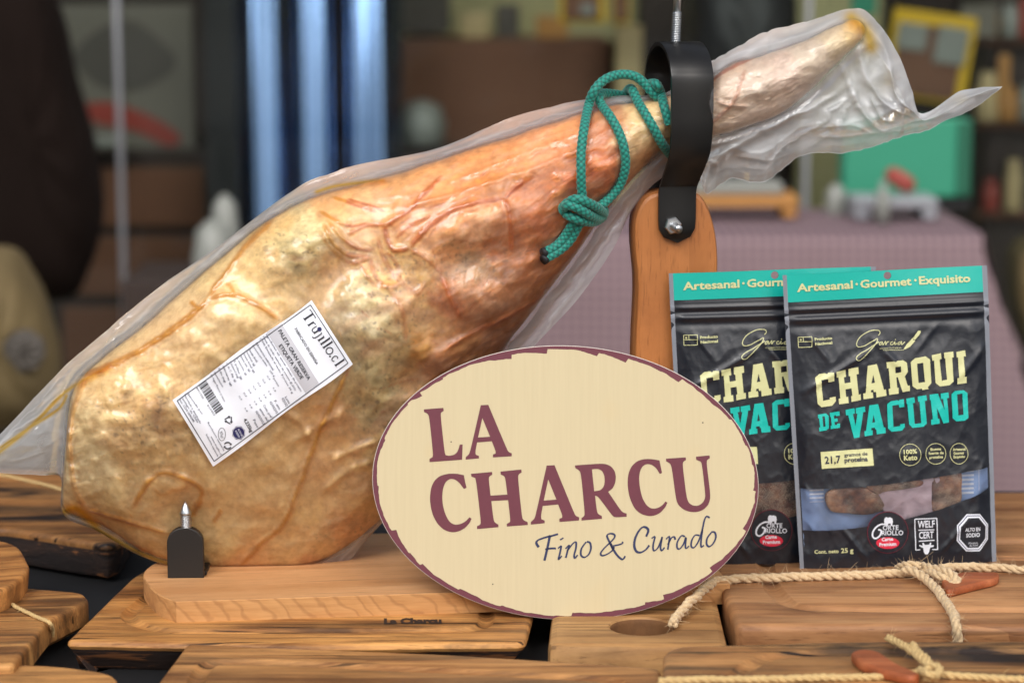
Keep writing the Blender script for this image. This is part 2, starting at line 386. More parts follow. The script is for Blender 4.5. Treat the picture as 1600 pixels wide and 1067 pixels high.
def board(name, px, ztop, th, mat, rad=.02, groove=None, label=None, group=None, undercut=.0, bev=.003, rough=.0012, rz=0, seed=0, bark=None, gpx=None):
    W = [PZ(x, y, ztop) for x, y in px]; pts = [(w.x, w.y) for w in W]
    rad_l = rad if isinstance(rad, (list, tuple)) else [rad] * len(pts); cnt = [max(2, int(np.hypot(pts[i][0] - pts[(i + 1) % len(pts)][0], pts[i][1] - pts[(i + 1) % len(pts)][1]) / .006)) for i in range(len(pts))]
    P = ring_outline(pts, rad_l, 0, cnt); c = P.mean(0); n = len(P); sidx = np.arange(n); wob = rough * (fbm(sidx * .09, sidx * 0 + seed, seed, 4) * 2 - 1); uf_ = .6 + .8 * fbm(sidx * .06, sidx * 0 + 5.5, seed + 9, 3)
    rings = [(undercut + .003, -th, 1), (undercut, -th + .003, 1), (undercut * .55, -th * .55, 1), (undercut * .12, -bev * 1.6, 1), (0, -bev, 0), (bev * .12, -bev * .5, 0), (bev * .45, -bev * .12, 0), (bev, 0, 0), (bev + .0015, 0, 0)]
    V = []
    for d, z, md in rings:
        Q = inset(P, wob + (d * uf_ if md == 1 else d))
        zz = z + (.0008 * (fbm(Q[:, 0] * 60, Q[:, 1] * 60, seed + 3, 3) - .5) if -th < z < -bev * .9 else 0 * Q[:, 0])
        V.append(np.c_[Q - c, zz])
    F = gridfaces(len(rings), n, True).tolist(); F.append(list(range(n))[::-1]); top_ = list(range((len(rings) - 1) * n, len(rings) * n))
    if gpx:
        gw, gd = groove; gp_ = [(PZ(x, y, ztop).x, PZ(x, y, ztop).y) for x, y in gpx]; G0 = rnd_outline(gp_, .032, .005); off = len(rings) * n; m = len(G0)
        gr_ = [(0, 0), (.0006, -gd * .10), (gw * .12, -gd * .45), (gw * .28, -gd * .82), (gw * .5, -gd), (gw * .72, -gd * .82), (gw * .88, -gd * .45), (gw - .0006, -gd * .10), (gw, 0)]
        for d, z in gr_: V.append(np.c_[inset(G0, d) - c if d else G0 - c, np.full(m, z)])
        F += (gridfaces(len(gr_), m, True) + off).tolist(); VV = np.vstack(V); hol = list(range(off, off + m)); idx = top_ + hol
        F += [[idx[i] for i in t] for t in tessellate_polygon([[Vector(VV[i]) for i in top_], [Vector(VV[i]) for i in hol]])]
        F.append(list(range(off + (len(gr_) - 1) * m, off + len(gr_) * m)))
    else: F.append(top_)
    V = np.vstack(V); cr, sr = math.cos(-rz), math.sin(-rz); V[:, :2] = V[:, :2] @ np.array([[cr, -sr], [sr, cr]]).T
    o = mesh(name, V, F, None, mat, True); o.location = (c[0], c[1], ztop); o.rotation_euler = (0, 0, rz)
    if bark is not None:
        o.data.materials.append(bark)
        for k, p in enumerate(o.data.polygons[:n * 3]): p.material_index = 1 if (p.center.y < 0 or True) else 0
    o.data.set_sharp_from_angle(angle=R(38))
    tag(o, label, 'cutting board', group); return o
GB = 'wooden cutting boards laid out on the black table'
ZA = .024
boardA = board('cutting_board', [(103, 1000), (460, 1007), (822, 1003), (834, 958), (806, 872), (300, 862), (215, 892)], ZA, .024, W_teak(1), [.004, .01, .008, .01, .02, .02, .03],
      (.012, .0032), 'long brown board with juice groove and slanted left end, directly under the ham stand', GB, .014, .004, .0012, 0, 1, M_bark, [(176, 966), (240, 990), (775, 988), (770, 885), (330, 875), (236, 918)])
board('cutting_board', [(196, 1170), (245, 1067), (292, 1004), (330, 1006), (700, 1021), (1034, 1042), (1040, 1170), (1040, 1240), (196, 1240)], ZA, .024, W_teak(2, .5), [.01, .02, .03, .03, .01, .01, .01, .02, .02],
      (.013, .0032), 'board with curved groove at the bottom edge, between the black gap and the twine-tied board', GB, .004, .0035, .0008, 0, 2, None, [(258, 1120), (310, 1029), (420, 1029), (1000, 1058), (1000, 1180), (258, 1180)])
board('cutting_board', [(-120, 905), (24, 916), (128, 925), (139, 938), (76, 968), (22, 1037), (-120, 1040)], .030, .019, W_teak(3, .5), [.01, .01, .008, .006, .004, .004, .01],
      None, 'thick light-edged board at the left edge with thin string across it', GB, .0, .003, .0012, R(8), 3)
board('cutting_board', [(-160, 822), (0, 824), (100, 838), (172, 852), (198, 836), (230, 775), (190, 738), (0, 733), (-160, 730)], .032, .028, W_teak(4, .85), [.01, .01, .02, .02, .012, .02, .03, .01, .01],
      None, 'dark streaked live-edge board at far left behind the round-ended handle', GB, .003, .004, .0025, 0, 4, M_bark)
board('cutting_board', [(-140, 848), (0, 842), (30, 852), (47, 884), (40, 898), (10, 918), (-140, 960)], .046, .022, W_teak(5, .3), [.01, .02, .02, .008, .01, .01, .01],
      None, 'rounded handle end of a board poking in at the left edge', GB, .002, .003, .0006, R(20), 5)
board('cutting_board', [(-140, 1036), (70, 1037), (166, 1049), (186, 1060), (180, 1074), (120, 1130), (-140, 1140)], ZA, .022, W_teak(6, .5), [.01, .02, .02, .01, .008, .02, .01],
      None, 'board in the bottom left corner, only its back edge in view', GB, .003, .003, .0008, 0, 6)
H = board('cutting_board', [(1150, 976), (1400, 976), (1720, 978), (1740, 846), (1400, 850), (1104, 858)], .035, .034, M_redwood, [.008, .01, .01, .02, .02, .02],
      (.014, .0034), 'thick reddish brown board tied with rough twine, under the jerky pouches', GB, .002, .005, .0008, R(-1), 7, None, [(1176, 868), (1190, 920), (1228, 954), (1400, 957), (1690, 957), (1700, 868)])
board('cutting_board', [(1120, 846), (1400, 842), (1720, 840), (1720, 768), (1400, 768), (1120, 772)], .0345, .033, M_redwood, [.01] * 6,
      None, 'reddish brown board lying behind the jerky pouches at the right edge', GB, .002, .005, .0008, 0, 8)
I_ = board('cutting_board', [(1036, 1180), (1036, 1060), (1037, 1018), (1062, 1008), (1300, 1001), (1720, 999), (1730, 1180), (1730, 1260), (1036, 1260)], .034, .033, W_teak(9, .75), [.02, .005, .01, .01, .02, .01, .01, .02, .02],
      (.014, .0034), 'smoky streaked board in the bottom right corner, tied with string over a wooden spreader', GB, .002, .004, .0008, 0, 9, None, [(1112, 1170), (1124, 1060), (1176, 1020), (1300, 1013), (1690, 1012), (1700, 1170)])

# burnt maker's mark on the long board
V, F = Print2D().text('La Charcu', (600, 974), (690, 973), 8.0, .055).data(); mk = mesh('burnt_mark', PPn(V, (0, 0, ZA + .0004), (0, 0, 1)), F, None, plain('burnt_wood', lin((40, 26, 20)), .8, .3, 200), False); keep(mk, boardA)
# board with a round hanging hole
def holed_board():
    z = .026; th = .026
    P = rnd_outline([(PZ(x, y, z).x, PZ(x, y, z).y) for x, y in [(856, 1007), (1000, 1009), (1138, 1007), (1112, 895), (980, 895), (868, 905)]], [.006, .01, .004, .004, .01, .012])
    hc = PZ(1003, 978, z); a = np.linspace(0, 2 * math.pi, 40, endpoint=False)
    c = np.array([hc.x, hc.y]); r = .0205
    Hn = np.stack([c[0] + r * np.cos(a), c[1] + r * np.sin(a)], 1)
    rings = [(inset(P, .003), -th), (P, -th + .003), (P, -.005), (inset(P, .0012), -.0014), (inset(P, .005), 0)]
    hr = [(c + (Hn - c) * 1.10, 0), (c + (Hn - c) * 1.03, -.0012), (Hn, -.004), (Hn, -th)]
    V = []; F = []; n = len(P); m = 40
    for Q, zz in rings: V.append(np.c_[Q, np.full(n, zz)])
    F += gridfaces(len(rings), n, True).tolist(); off = len(rings) * n
    for Q, zz in hr: V.append(np.c_[Q, np.full(m, zz)])
    F += (gridfaces(len(hr), m, True) + off).tolist()
    V = np.vstack(V)
    top = list(range((len(rings) - 1) * n, len(rings) * n)); hol = list(range(off, off + m))
    idx = top + hol
    for t in tessellate_polygon([[Vector(V[i]) for i in top], [Vector(V[i]) for i in hol]]): F.append([idx[i] for i in t])
    bot = list(range(n)); hb = list(range(off + 3 * m, off + 4 * m)); idx = bot + hb
    for t in tessellate_polygon([[Vector(V[i]) for i in bot], [Vector(V[i]) for i in hb]]): F.append([idx[i] for i in t])
    cc = V.mean(0)
    o = mesh('cutting_board', V - [cc[0], cc[1], 0], F, None, M_pine, True); o.location = (cc[0], cc[1], z)
    me = o.data; me.materials.append(plain('shaded_end_grain', lin((112, 74, 40)), .8, .35, 120, .5)); nf_ = (len(rings) - 1) * n  # end grain of the hole wall, its brown deepened to stand for shade inside
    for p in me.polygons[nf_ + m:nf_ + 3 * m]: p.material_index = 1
    me.set_sharp_from_angle(angle=R(38))
    for p in me.polygons:
        if len(p.vertices) == 3: p.use_smooth = False
    tag(o, 'pale pine board with a round hanging hole, below the oval sign', 'cutting board', GB)
holed_board()

# ================================================================== HAM STAND
YAW = R(9.0)
ST = .0145; ZS = ZA + ST
stand = empty('ham_stand', PZ(640, 930, ZS))
tag(stand, 'wooden ham stand with black metal strap and screw, holding the bagged ham', 'ham stand')
bpy.context.view_layer.update()
def stand_part(o): return keep(o, stand)
top = [(275, 939.6), (247, 928), (229, 910), (224, 897), (232, 886), (252, 876), (300, 866)]
W = [PZ(x, y, ZS) for x, y in top]; pr = PZ(1110, 911.5, ZS)
ex = (PZ(720, 925, ZS) - W[0]); ex.z = 0; ex.normalize(); ey = Vector((-ex.y, ex.x, 0))
backL = W[0] + ex * .05 + ey * .175; frontR = W[0] + ex * .378; backR = frontR + ey * .175
curve = catmull([(w.x, w.y) for w in W] + [(backL.x - .02, backL.y - .03), (backL.x, backL.y)], 60)
P = np.vstack([curve, [[backR.x, backR.y]], [[frontR.x, frontR.y]]])[::-1]
P = np.vstack([resample(P[:2], 30)[:-1], resample(P[1:3], 2)[:-1], P[2:], ]) if False else P
n = len(P); rg_ = [(0, -ST), (0, -.0006), (.0006, 0)]
V = np.vstack([np.c_[inset(P, d) if d else P, np.full(n, z)] for d, z in rg_]); F = gridfaces(3, n, True).tolist() + [list(range(2 * n, 3 * n)), list(range(n))[::-1]]
cc = np.array([P[:, 0].mean(), P[:, 1].mean(), 0]); V = V - cc
a_ = math.atan2(ex.y, ex.x); rm = np.array([[math.cos(-a_), -math.sin(-a_)], [math.sin(-a_), math.cos(-a_)]]); V[:, :2] = V[:, :2] @ rm.T
o = mesh('base_board', V, F, None, M_stand, False); o.location = (cc[0], cc[1], ZS); o.rotation_euler = (0, 0, a_); o.data.materials.append(M_sawn)
for p_ in o.data.polygons[:2 * n]: p_.material_index = 1
stand_part(o)
# upright
PYC = .078; PCX = PY(1051, 352, PYC); PW = .015
def local(px, py, Y=.078): w = PY(px, py, Y); return (w.x - PCX.x, w.z)
out = [(983, 960), (986, 600), (988, 520), (991, 440), (986, 375), (988, 335), (1003, 306), (1030, 296), (1068, 296), (1092, 306), (1108, 340), (1116, 385), (1116, 440), (1111, 520), (1108, 600), (1108, 960)]
O2 = [local(x, y) for x, y in out]
O2 = np.vstack([O2[:1], catmull(O2[1:-1], 90), O2[-1:]]); zb = ZS
O2[0, 1] = O2[-1, 1] = zb
def extrude_xz(name, O, y0, y1, bev, parent, mat, origin, rz):
    A = np.asarray(O, float)
    rr = [(bev, y0), (bev * .3, y0 + bev * .3), (0, y0 + bev), (0, y1 - bev), (bev * .3, y1 - bev * .3), (bev, y1)]; m = len(A); V = []
    for d, y in rr: Q = inset(A, d) if d else A; V.append(np.stack([Q[:, 0], np.full(m, y), Q[:, 1]], 1))
    F = gridfaces(len(rr), m, True).tolist() + [list(range(m)), list(range((len(rr) - 1) * m, len(rr) * m))[::-1]]
    o = mesh(name, np.vstack(V), F, None, mat, True); o.location = origin; o.rotation_euler = (0, 0, rz)
    o.data.set_sharp_from_angle(angle=R(35))
    return o
up = extrude_xz('upright', O2, -PW, PW, .003, None, M_post, (0, 0, 0), 0)
# grain must run up the post: turn the mesh so that local x is the long axis
def along_z(o, loc, rz=0):
    M = Matrix.Rotation(-math.pi / 2, 4, 'Y'); o.data.transform(M.inverted()); o.matrix_world = Matrix.Translation(loc) @ Matrix.Rotation(rz, 4, 'Z') @ M; return o
along_z(up, (PCX.x, PYC, 0), YAW * .6); stand_part(up)
# strap: an inverted U of flat bar
def zat(py, Y=.05): return PY(1055, py, Y).z
zb_, zj0, zj1, ztp = zat(382), zat(303), zat(238), zat(69, PYC)
rad_ = .036
path = [(-.0175, zb_), (-.0175, zj0), (-.020, zj0 + .008), (-.031, zj1 - .004), (-.0355, zj1 + .012), (-.0365, zj1 + .03)]
arc = [(-.0365 * math.cos(t), ztp - .028 + .028 * math.sin(t)) for t in np.linspace(0.12, math.pi - .12, 13)]
path = path + arc + [(-a, b) for a, b in path[::-1]]
C = catmull(path, 150); T = np.gradient(C, axis=0); T /= np.linalg.norm(T, axis=1)[:, None]; Nn = np.stack([-T[:, 1], T[:, 0]], 1)
s_ = np.r_[0, np.cumsum(np.linalg.norm(np.diff(C, axis=0), axis=1))]; tot = s_[-1]
hw0 = .0135; e = np.minimum(s_, tot - s_); hw = np.where(e < hw0, np.sqrt(np.maximum(hw0 ** 2 - (hw0 - e) ** 2, 1e-9)), hw0 + .0015 * np.clip((e - .04) / .05, 0, 1))
V = []; th = .0026
for (d, z), nn, w in zip(C, Nn, hw):
    cs = [(-w, -th / 2), (-w + .0005, -th / 2 - .0003), (w - .0005, -th / 2 - .0003), (w, -th / 2), (w, th / 2), (w - .0005, th / 2 + .0003), (-w + .0005, th / 2 + .0003), (-w, th / 2)]
    for x, q in cs: V.append((x, d + nn[0] * q, z + nn[1] * q))
strap = mesh('strap', V, gridfaces(150, 8, True).tolist() + [list(range(8))[::-1], list(range(149 * 8, 150 * 8))], None, M_strap, True)
for p in strap.data.polygons: p.use_smooth = True
strap.data.set_sharp_from_angle(angle=R(50))
strap.location = (PY(1050, 352, .06).x, PYC, 0); strap.rotation_euler = (0, 0, YAW * 1.25)
# twist the upper ring a little to the right as on the real strap
for v in strap.data.vertices:
    t = min(1, max(0, (v.co.z - zj0) / (zj1 - zj0))); v.co.x += .0048 * t
stand_part(strap)
def hexnut(name, c, r, h, mat, rot, yaw):
    V = []; a = [R(60 * i) + rot for i in range(6)]
    for rr, y in ((r * .98, 0), (r, -.0006), (r, -h + .0008), (r * .86, -h)): V += [(rr * math.cos(t), y, rr * math.sin(t)) for t in a]
    F = gridfaces(4, 6, True).tolist() + [list(range(6)), list(range(18, 24))[::-1]]
    o = mesh(name, V, F, None, mat, False); o.location = c; o.rotation_euler = (0, 0, yaw); return o
def thread(name, P, r, pitch, parent, mat, nper=10, nc=18, depth=.12, taper=None):
    P = np.asarray(P, float); L = np.linalg.norm(P[-1] - P[0]); m = max(8, int(L / pitch * nper)); Q = resample(P, m)
    def rf(i, a): return 1 - depth * (.5 + .5 * np.cos(2 * math.pi * (i / nper) - a)) ** .8
    r_ = np.full(m, r)
    if taper is not None: r_ = r_ * np.interp(np.linspace(0, 1, m), *taper)
    return tube(name, Q, r_, nc, parent, mat, None, rf)
nl = PY(1050, 352, PYC - .0195)
nut = hexnut('nut', nl, .0062, .0045, M_steel, R(12), YAW); stand_part(nut)
bd = Vector((math.sin(YAW * 1.8), -math.cos(YAW * 1.8), -.12)).normalized()
bolt = thread('bolt', [nl - bd * .004, nl + bd * .0135], .0031, .001, None, M_steel, 8, 14, .1); stand_part(bolt)
rx = PY(1055, 60, PYC)
rod = thread('clamp_screw', [(rx.x - .0002, PYC, ztp - .014), (rx.x + .0010, PYC, ztp + .022)], .0036, .0016, None, M_steel, 10, 20, .2); stand_part(rod)
rod2 = tube('clamp_shank', np.array([(rx.x + .0010, PYC, ztp + .0215), (rx.x + .0024, PYC, ztp + .075)]), .0028, 18, None, M_steel); stand_part(rod2)
hd = tube('clamp_handle', np.array([(rx.x - .03, PYC, ztp + .072), (rx.x + .035, PYC, ztp + .072)]), .003, 14, None, M_steel); stand_part(hd)
# spike bracket
bl, br = PZ(262, 903, ZS), PZ(319, 901, ZS); bw = (br - bl).length; bh = PY(290, 824, bl.y).z - ZS
o_ = [(-bw / 2, 0), (-bw / 2, bh - .011)] + [(-bw / 2 * math.cos(t), bh - .011 + .011 * math.sin(t)) for t in np.linspace(.15, math.pi - .15, 15)] + [(bw / 2, bh - .011), (bw / 2, 0)]
brk = extrude_xz('spike_bracket', o_, -.0035, .0035, .0007, None, M_bracket, ((bl.x + br.x) / 2, bl.y + .0035, ZS), R(1.5)); stand_part(brk)
foot = box('bracket_foot', ((bl.x + br.x) / 2 + .001, bl.y + .022, ZS + .0016), (bw * .98, .030, .003), None, M_bracket, .0005, R(1.5)); stand_part(foot)
sc_ = Vector(((bl.x + br.x) / 2 + .0005, bl.y + .0035, ZS + bh))
spk = thread('spike', [sc_ - Vector((0, 0, .0004)), sc_ + Vector((0, 0, .0095))], .0042, .0016, None, M_steel, 10, 20, .2); stand_part(spk)
tip = lathe('spike_tip', [(.0042, -.0004), (.0041, .0008), (.0033, .003), (.0020, .006), (.0003, .0088)], sc_ + Vector((0, 0, .0092)), None, M_steel, 20); stand_part(tip)

# ================================================================== HAM IN ITS BAG
HP0 = Vector((-.21, .042, .2)); hy = R(6.2)
HN = Vector((math.sin(hy), -math.cos(hy), 0))       # towards the camera
TB = [((104, 690), (104, 690), 0), ((108, 640), (99, 745), .018), ((122, 598), (103, 796), .027), ((165, 555), (160, 820), .034), ((225, 510), (225, 862), .040), ((290, 450), (300, 883), .045),
      ((350, 400), (380, 890), .049), ((420, 345), (470, 886), .051), ((490, 308), (545, 852), .051), ((560, 288), (605, 800), .050), ((640, 266), (665, 725), .048), ((720, 240), (715, 645), .045),
      ((800, 214), (770, 565), .042), ((870, 190), (830, 490), .038), ((930, 172), (897, 400), .034), ((985, 161), (967, 305), .029), ((1035, 152), (1035, 236), .025), ((1090, 138), (1090, 218), .023),
      ((1140, 104), (1150, 203), .025), ((1200, 86), (1220, 177), .025), ((1260, 64), (1270, 138), .021), ((1310, 40), (1316, 92), .015), ((1337, 30), (1344, 64), .009), ((1352, 44), (1352, 44), 0)]
def columns(tb, m):
    A = np.array([t[0] for t in tb], float); B = np.array([t[1] for t in tb], float); D = np.array([t[2] for t in tb], float)
    return catmull(A, m), catmull(B, m), np.maximum(catmull(D[:, None], m)[:, 0], 0)
NS = 620
hT, hB, hD = columns(TB, NS)
edge = fbm(np.arange(NS) * .05, np.zeros(NS), 5, 4) - .5
hT[:, 1] += edge * 6; hB[:, 1] += (fbm(np.arange(NS) * .06, np.zeros(NS) + 3, 8, 4) - .5) * 5
thf = np.linspace(0, math.pi, 210); thb = np.linspace(math.pi, 2 * math.pi, 60)[1:-1]; th_ = np.r_[thf, thb]
tt = np.cos(th_); sg = np.sign(np.sin(th_)); prof = np.abs(np.sin(th_)) ** .82 * sg
HU = hT[:, 0:1] * (1 + tt) / 2 + hB[:, 0:1] * (1 - tt) / 2
HV = hT[:, 1:2] * (1 + tt) / 2 + hB[:, 1:2] * (1 - tt) / 2
low = np.clip(-tt, 0, 1)[None, :] * np.clip((700 - hT[:, 0:1]) / 300, 0, 1)
HH = hD[:, None] * prof[None, :] * (1 - .34 * low)
front = np.clip(np.sin(th_), 0, 1)[None, :] ** .6 * np.ones((NS, 1))
wU = HU + 22 * (fbm(HU / 60, HV / 60, 3, 3) - .5); wV = HV + 22 * (fbm(HU / 60, HV / 60, 13, 3) - .5)
disp = 7.5 * (fbm(wU / 95, wV / 95, 1, 3) - .5) + 3.4 * (fbm(wU / 34, wV / 34, 2, 3) - .5)
# rough, knobbly areas and smooth areas
def blob(x, y, rx, ry, a=0.0):
    c, s = math.cos(R(a)), math.sin(R(a)); du, dv = wU - x, wV - y
    return np.exp(-(((du * c + dv * s) / rx) ** 2 + ((-du * s + dv * c) / ry) ** 2))
roughm = blob(590, 510, 70, 60) + blob(460, 390, 60, 50) + blob(220, 660, 90, 90) * .9 + blob(750, 420, 70, 50) + blob(600, 640, 60, 90) * .8 + blob(540, 830, 80, 30) * .7 + blob(610, 430, 60, 50)
roughm = np.clip(roughm, 0, 1)
disp += roughm * (3.2 * (fbm(wU / 16, wV / 16, 4, 4) - .5) + 2.2 * (fbm(wU / 30, wV / 22, 6, 3, True) - .6))
disp += .9 * (fbm(wU / 9, wV / 7, 7, 3, True) - .5) + 1.5 * (fbm(wU / 24 + wV / 50, wV / 18, 9, 3, True) - .55)
for x, y, rx, ry, a, m in [(470, 375, 55, 38, -25, 6), (585, 500, 48, 55, 20, 6), (330, 490, 60, 35, -30, 3.5), (520, 430, 20, 45, 25, -6), (600, 410, 40, 22, 30, -4), (740, 345, 60, 30, -25, 5), (720, 410, 40, 18, -20, -5),
                           (770, 460, 55, 30, -40, 4), (680, 560, 26, 22, 0, 5), (640, 590, 40, 20, -30, -4), (200, 640, 70, 60, 0, 3), (300, 800, 70, 30, 5, -3), (420, 790, 40, 60, 25, 3.5), (540, 700, 25, 80, 35, -3), (880, 260, 130, 24, -17, 3),
                           (850, 330, 90, 30, -35, 3), (800, 300, 120, 10, -22, -2), (1180, 140, 40, 16, -30, 5), (1230, 120, 50, 14, -28, 4), (1150, 170, 30, 10, -40, -4), (560, 780, 60, 20, -35, 3), (180, 780, 50, 30, 20, 4), (640, 470, 30, 30, 0, 3)]:
    disp += m * blob(x, y, rx, ry, a)
# long draped folds of film, in fans
CREASE = [  # points, half width px, height mm, colour strength
 ([(547, 571), (528, 610), (507, 655), (482, 720), (458, 785), (440, 822), (410, 846), (371, 889)], 3.6, 1.9, 1.0), ([(325, 467), (290, 500), (240, 535), (170, 572), (104, 592)], 4.5, 2.2, .9),
 ([(325, 465), (352, 430), (385, 385), (425, 346)], 4, 2.0, .8), ([(325, 467), (365, 461), (405, 478), (434, 499)], 3.4, 1.8, .9), ([(328, 470), (310, 480), (297, 470)], 3, 1.6, .9), ([(368, 462), (362, 450), (354, 442)], 2.5, 1.3, .8),
 ([(600, 354), (640, 328), (665, 300), (690, 276)], 3.0, 1.5, 1.0), ([(640, 388), (662, 362), (690, 340), (722, 322), (788, 309)], 3.4, 1.7, 1.1), ([(788, 309), (796, 335), (800, 392)], 3.2, 1.4, 1.2), ([(788, 309), (800, 297), (816, 285)], 3, 1.4, 1.0),
 ([(690, 432), (703, 465), (720, 496)], 3.2, 1.4, 1.2), ([(208, 792), (228, 757), (252, 738), (288, 747), (316, 768), (298, 800)], 3.6, 1.8, 1.0), ([(138, 796), (190, 812), (262, 832)], 3.6, 1.8, .8), ([(150, 815), (190, 846), (240, 870)], 5, 1.6, 1.0),
 ([(136, 590), (114, 640), (108, 700), (118, 765), (138, 798)], 4, 1.6, .6), ([(690, 548), (735, 522), (800, 491), (850, 462)], 3.5, 1.8, .6), ([(505, 350), (522, 382), (545, 398), (578, 402)], 3, 2.2, .6), ([(500, 362), (515, 385), (545, 410), (575, 404)], 2.6, 1.6, .5),
 ([(512, 345), (535, 372), (560, 388), (585, 390)], 2.6, 1.8, .6), ([(545, 367), (575, 352), (605, 352)], 3, 1.8, .7), ([(600, 352), (607, 378), (618, 392), (640, 388)], 3.4, 2.4, .8), ([(578, 402), (548, 412)], 2.5, 1.6, .7), ([(578, 404), (586, 430), (604, 448), (628, 444)], 3, 2.0, .6),
 ([(590, 372), (598, 400), (612, 425), (626, 440)], 3, 2.2, .5), ([(602, 394), (618, 408), (626, 440)], 2.4, 1.8, .5), ([(604, 448), (622, 470), (632, 500), (634, 535)], 3, 1.6, .4), ([(560, 408), (580, 440), (600, 450)], 2.4, 1.6, .5), ([(640, 390), (660, 400), (690, 425)], 3, 1.8, .5),
 ([(626, 440), (650, 458), (664, 440)], 3, 2, .4), ([(500, 330), (540, 352), (575, 350)], 2.5, 1.2, .8), ([(520, 308), (555, 320), (590, 332)], 2.4, 1.1, .8), ([(545, 312), (580, 322), (600, 330)], 2, 1.0, .8), ([(655, 375), (670, 350), (680, 340)], 2.2, 1.0, .7), ([(620, 372), (640, 352), (668, 340)], 2.4, 1.0, .7),
 ([(300, 805), (315, 780)], 4, 1.2, .9), ([(332, 815), (345, 795)], 3, 1.2, .9), ([(1096, 205), (1128, 178), (1145, 160), (1158, 130), (1165, 112)], 3, 1.4, .55), ([(1122, 160), (1140, 165), (1168, 166)], 3, 1.6, .2), ([(1096, 140), (1130, 112), (1180, 88)], 3, 1.2, .9),
 ([(520, 720), (555, 700), (590, 690)], 6, 2.0, 0), ([(500, 770), (540, 735), (580, 722)], 7, 1.8, 0), ([(455, 690), (500, 665), (540, 640)], 7, 2.2, 0), ([(440, 640), (470, 660), (488, 690)], 6, 1.6, 0), ([(620, 330), (720, 300), (840, 262), (930, 225)], 5, 1.2, .35), ([(700, 290), (800, 250), (900, 212)], 6, 1.0, .2)]
crease_c = np.zeros_like(HU)
inm = front > .02
for pts, w, h, cs in CREASE:
    P_ = catmull(pts, 24); x0, y0 = P_.min(0) - 25; x1, y1 = P_.max(0) + 25
    m = (HU > x0) & (HU < x1) & (HV > y0) & (HV < y1) & inm
    jit = 4 * (fbm(HU[m] / 18, HV[m] / 18, 21, 3) - .5)
    d, s = segdist(HU[m] + jit, HV[m] + .7 * jit, P_)
    env = np.clip(np.minimum(s, 1 - s) * 7 + .35, 0, 1) * (.75 + .5 * fbm(s * 9, s * 0 + pts[0][0], 3, 2)); wv = w * .56 * (.7 + .6 * env)
    disp[m] += h * env * np.exp(-(d / wv) ** 2) - h * .28 * env * np.exp(-((d - 2.3 * w) / (1.3 * w)) ** 2)
    crease_c[m] = np.maximum(crease_c[m], min(1, cs * 1.15) * np.clip(env * 1.3, 0, 1) * np.exp(-np.abs(d / (1.75 * wv)) ** 4))
# fine stretched wrinkles following the leg
al = R(-30); lu = wU * math.cos(al) + wV * math.sin(al); lv = -wU * math.sin(al) + wV * math.cos(al)
disp += np.clip((HU - 480) / 120, 0, 1) * 1.5 * (fbm(lu / 60, lv / 9, 15, 3, True) - .55)
disp += np.clip((330 - HU) / 200, 0, 1) * 1.4 * (fbm(wU / 26, wV / 16, 17, 3, True) - .55)
net = fbm(wU / 46, wV / 38, 55, 2, True); net = np.clip((net - .86) / .10, 0, 1) ** 2 * np.clip(1.2 - tt[None, :] ** 2, 0, 1)
disp += .8 * net - .9 * np.clip((fbm(wU / 60 + 9, wV / 30, 57, 2, True) - .88) / .08, 0, 1) ** 2
disp += np.clip((HU - 1100) / 60, 0, 1) * 5 * (fbm(HU / 36, HV / 22, 59, 3) - .5)
thin = np.clip(hD / .03, .25, 1)[:, None]
HH = HH + front * thin * disp * 1.18e-3
def hampos(U, Vv, Hh):
    P = np.stack([U.ravel(), Vv.ravel()], 1); b = PPn(P, HP0, HN); d = rays(P); d = -d / np.abs(d @ np.array(HN))[:, None]; return b + Hh.ravel()[:, None] * d
ham = empty('bagged_ham', PZ(400, 890, ZS)); tag(ham, 'cured ham leg vacuum packed in a clear plastic bag, resting on the stand', 'ham')
hv = hampos(HU, HV, HH); hF = gridfaces(NS, len(th_), True)
meat = mesh('meat', hv, hF.tolist(), None, None, True); keep(meat, ham)
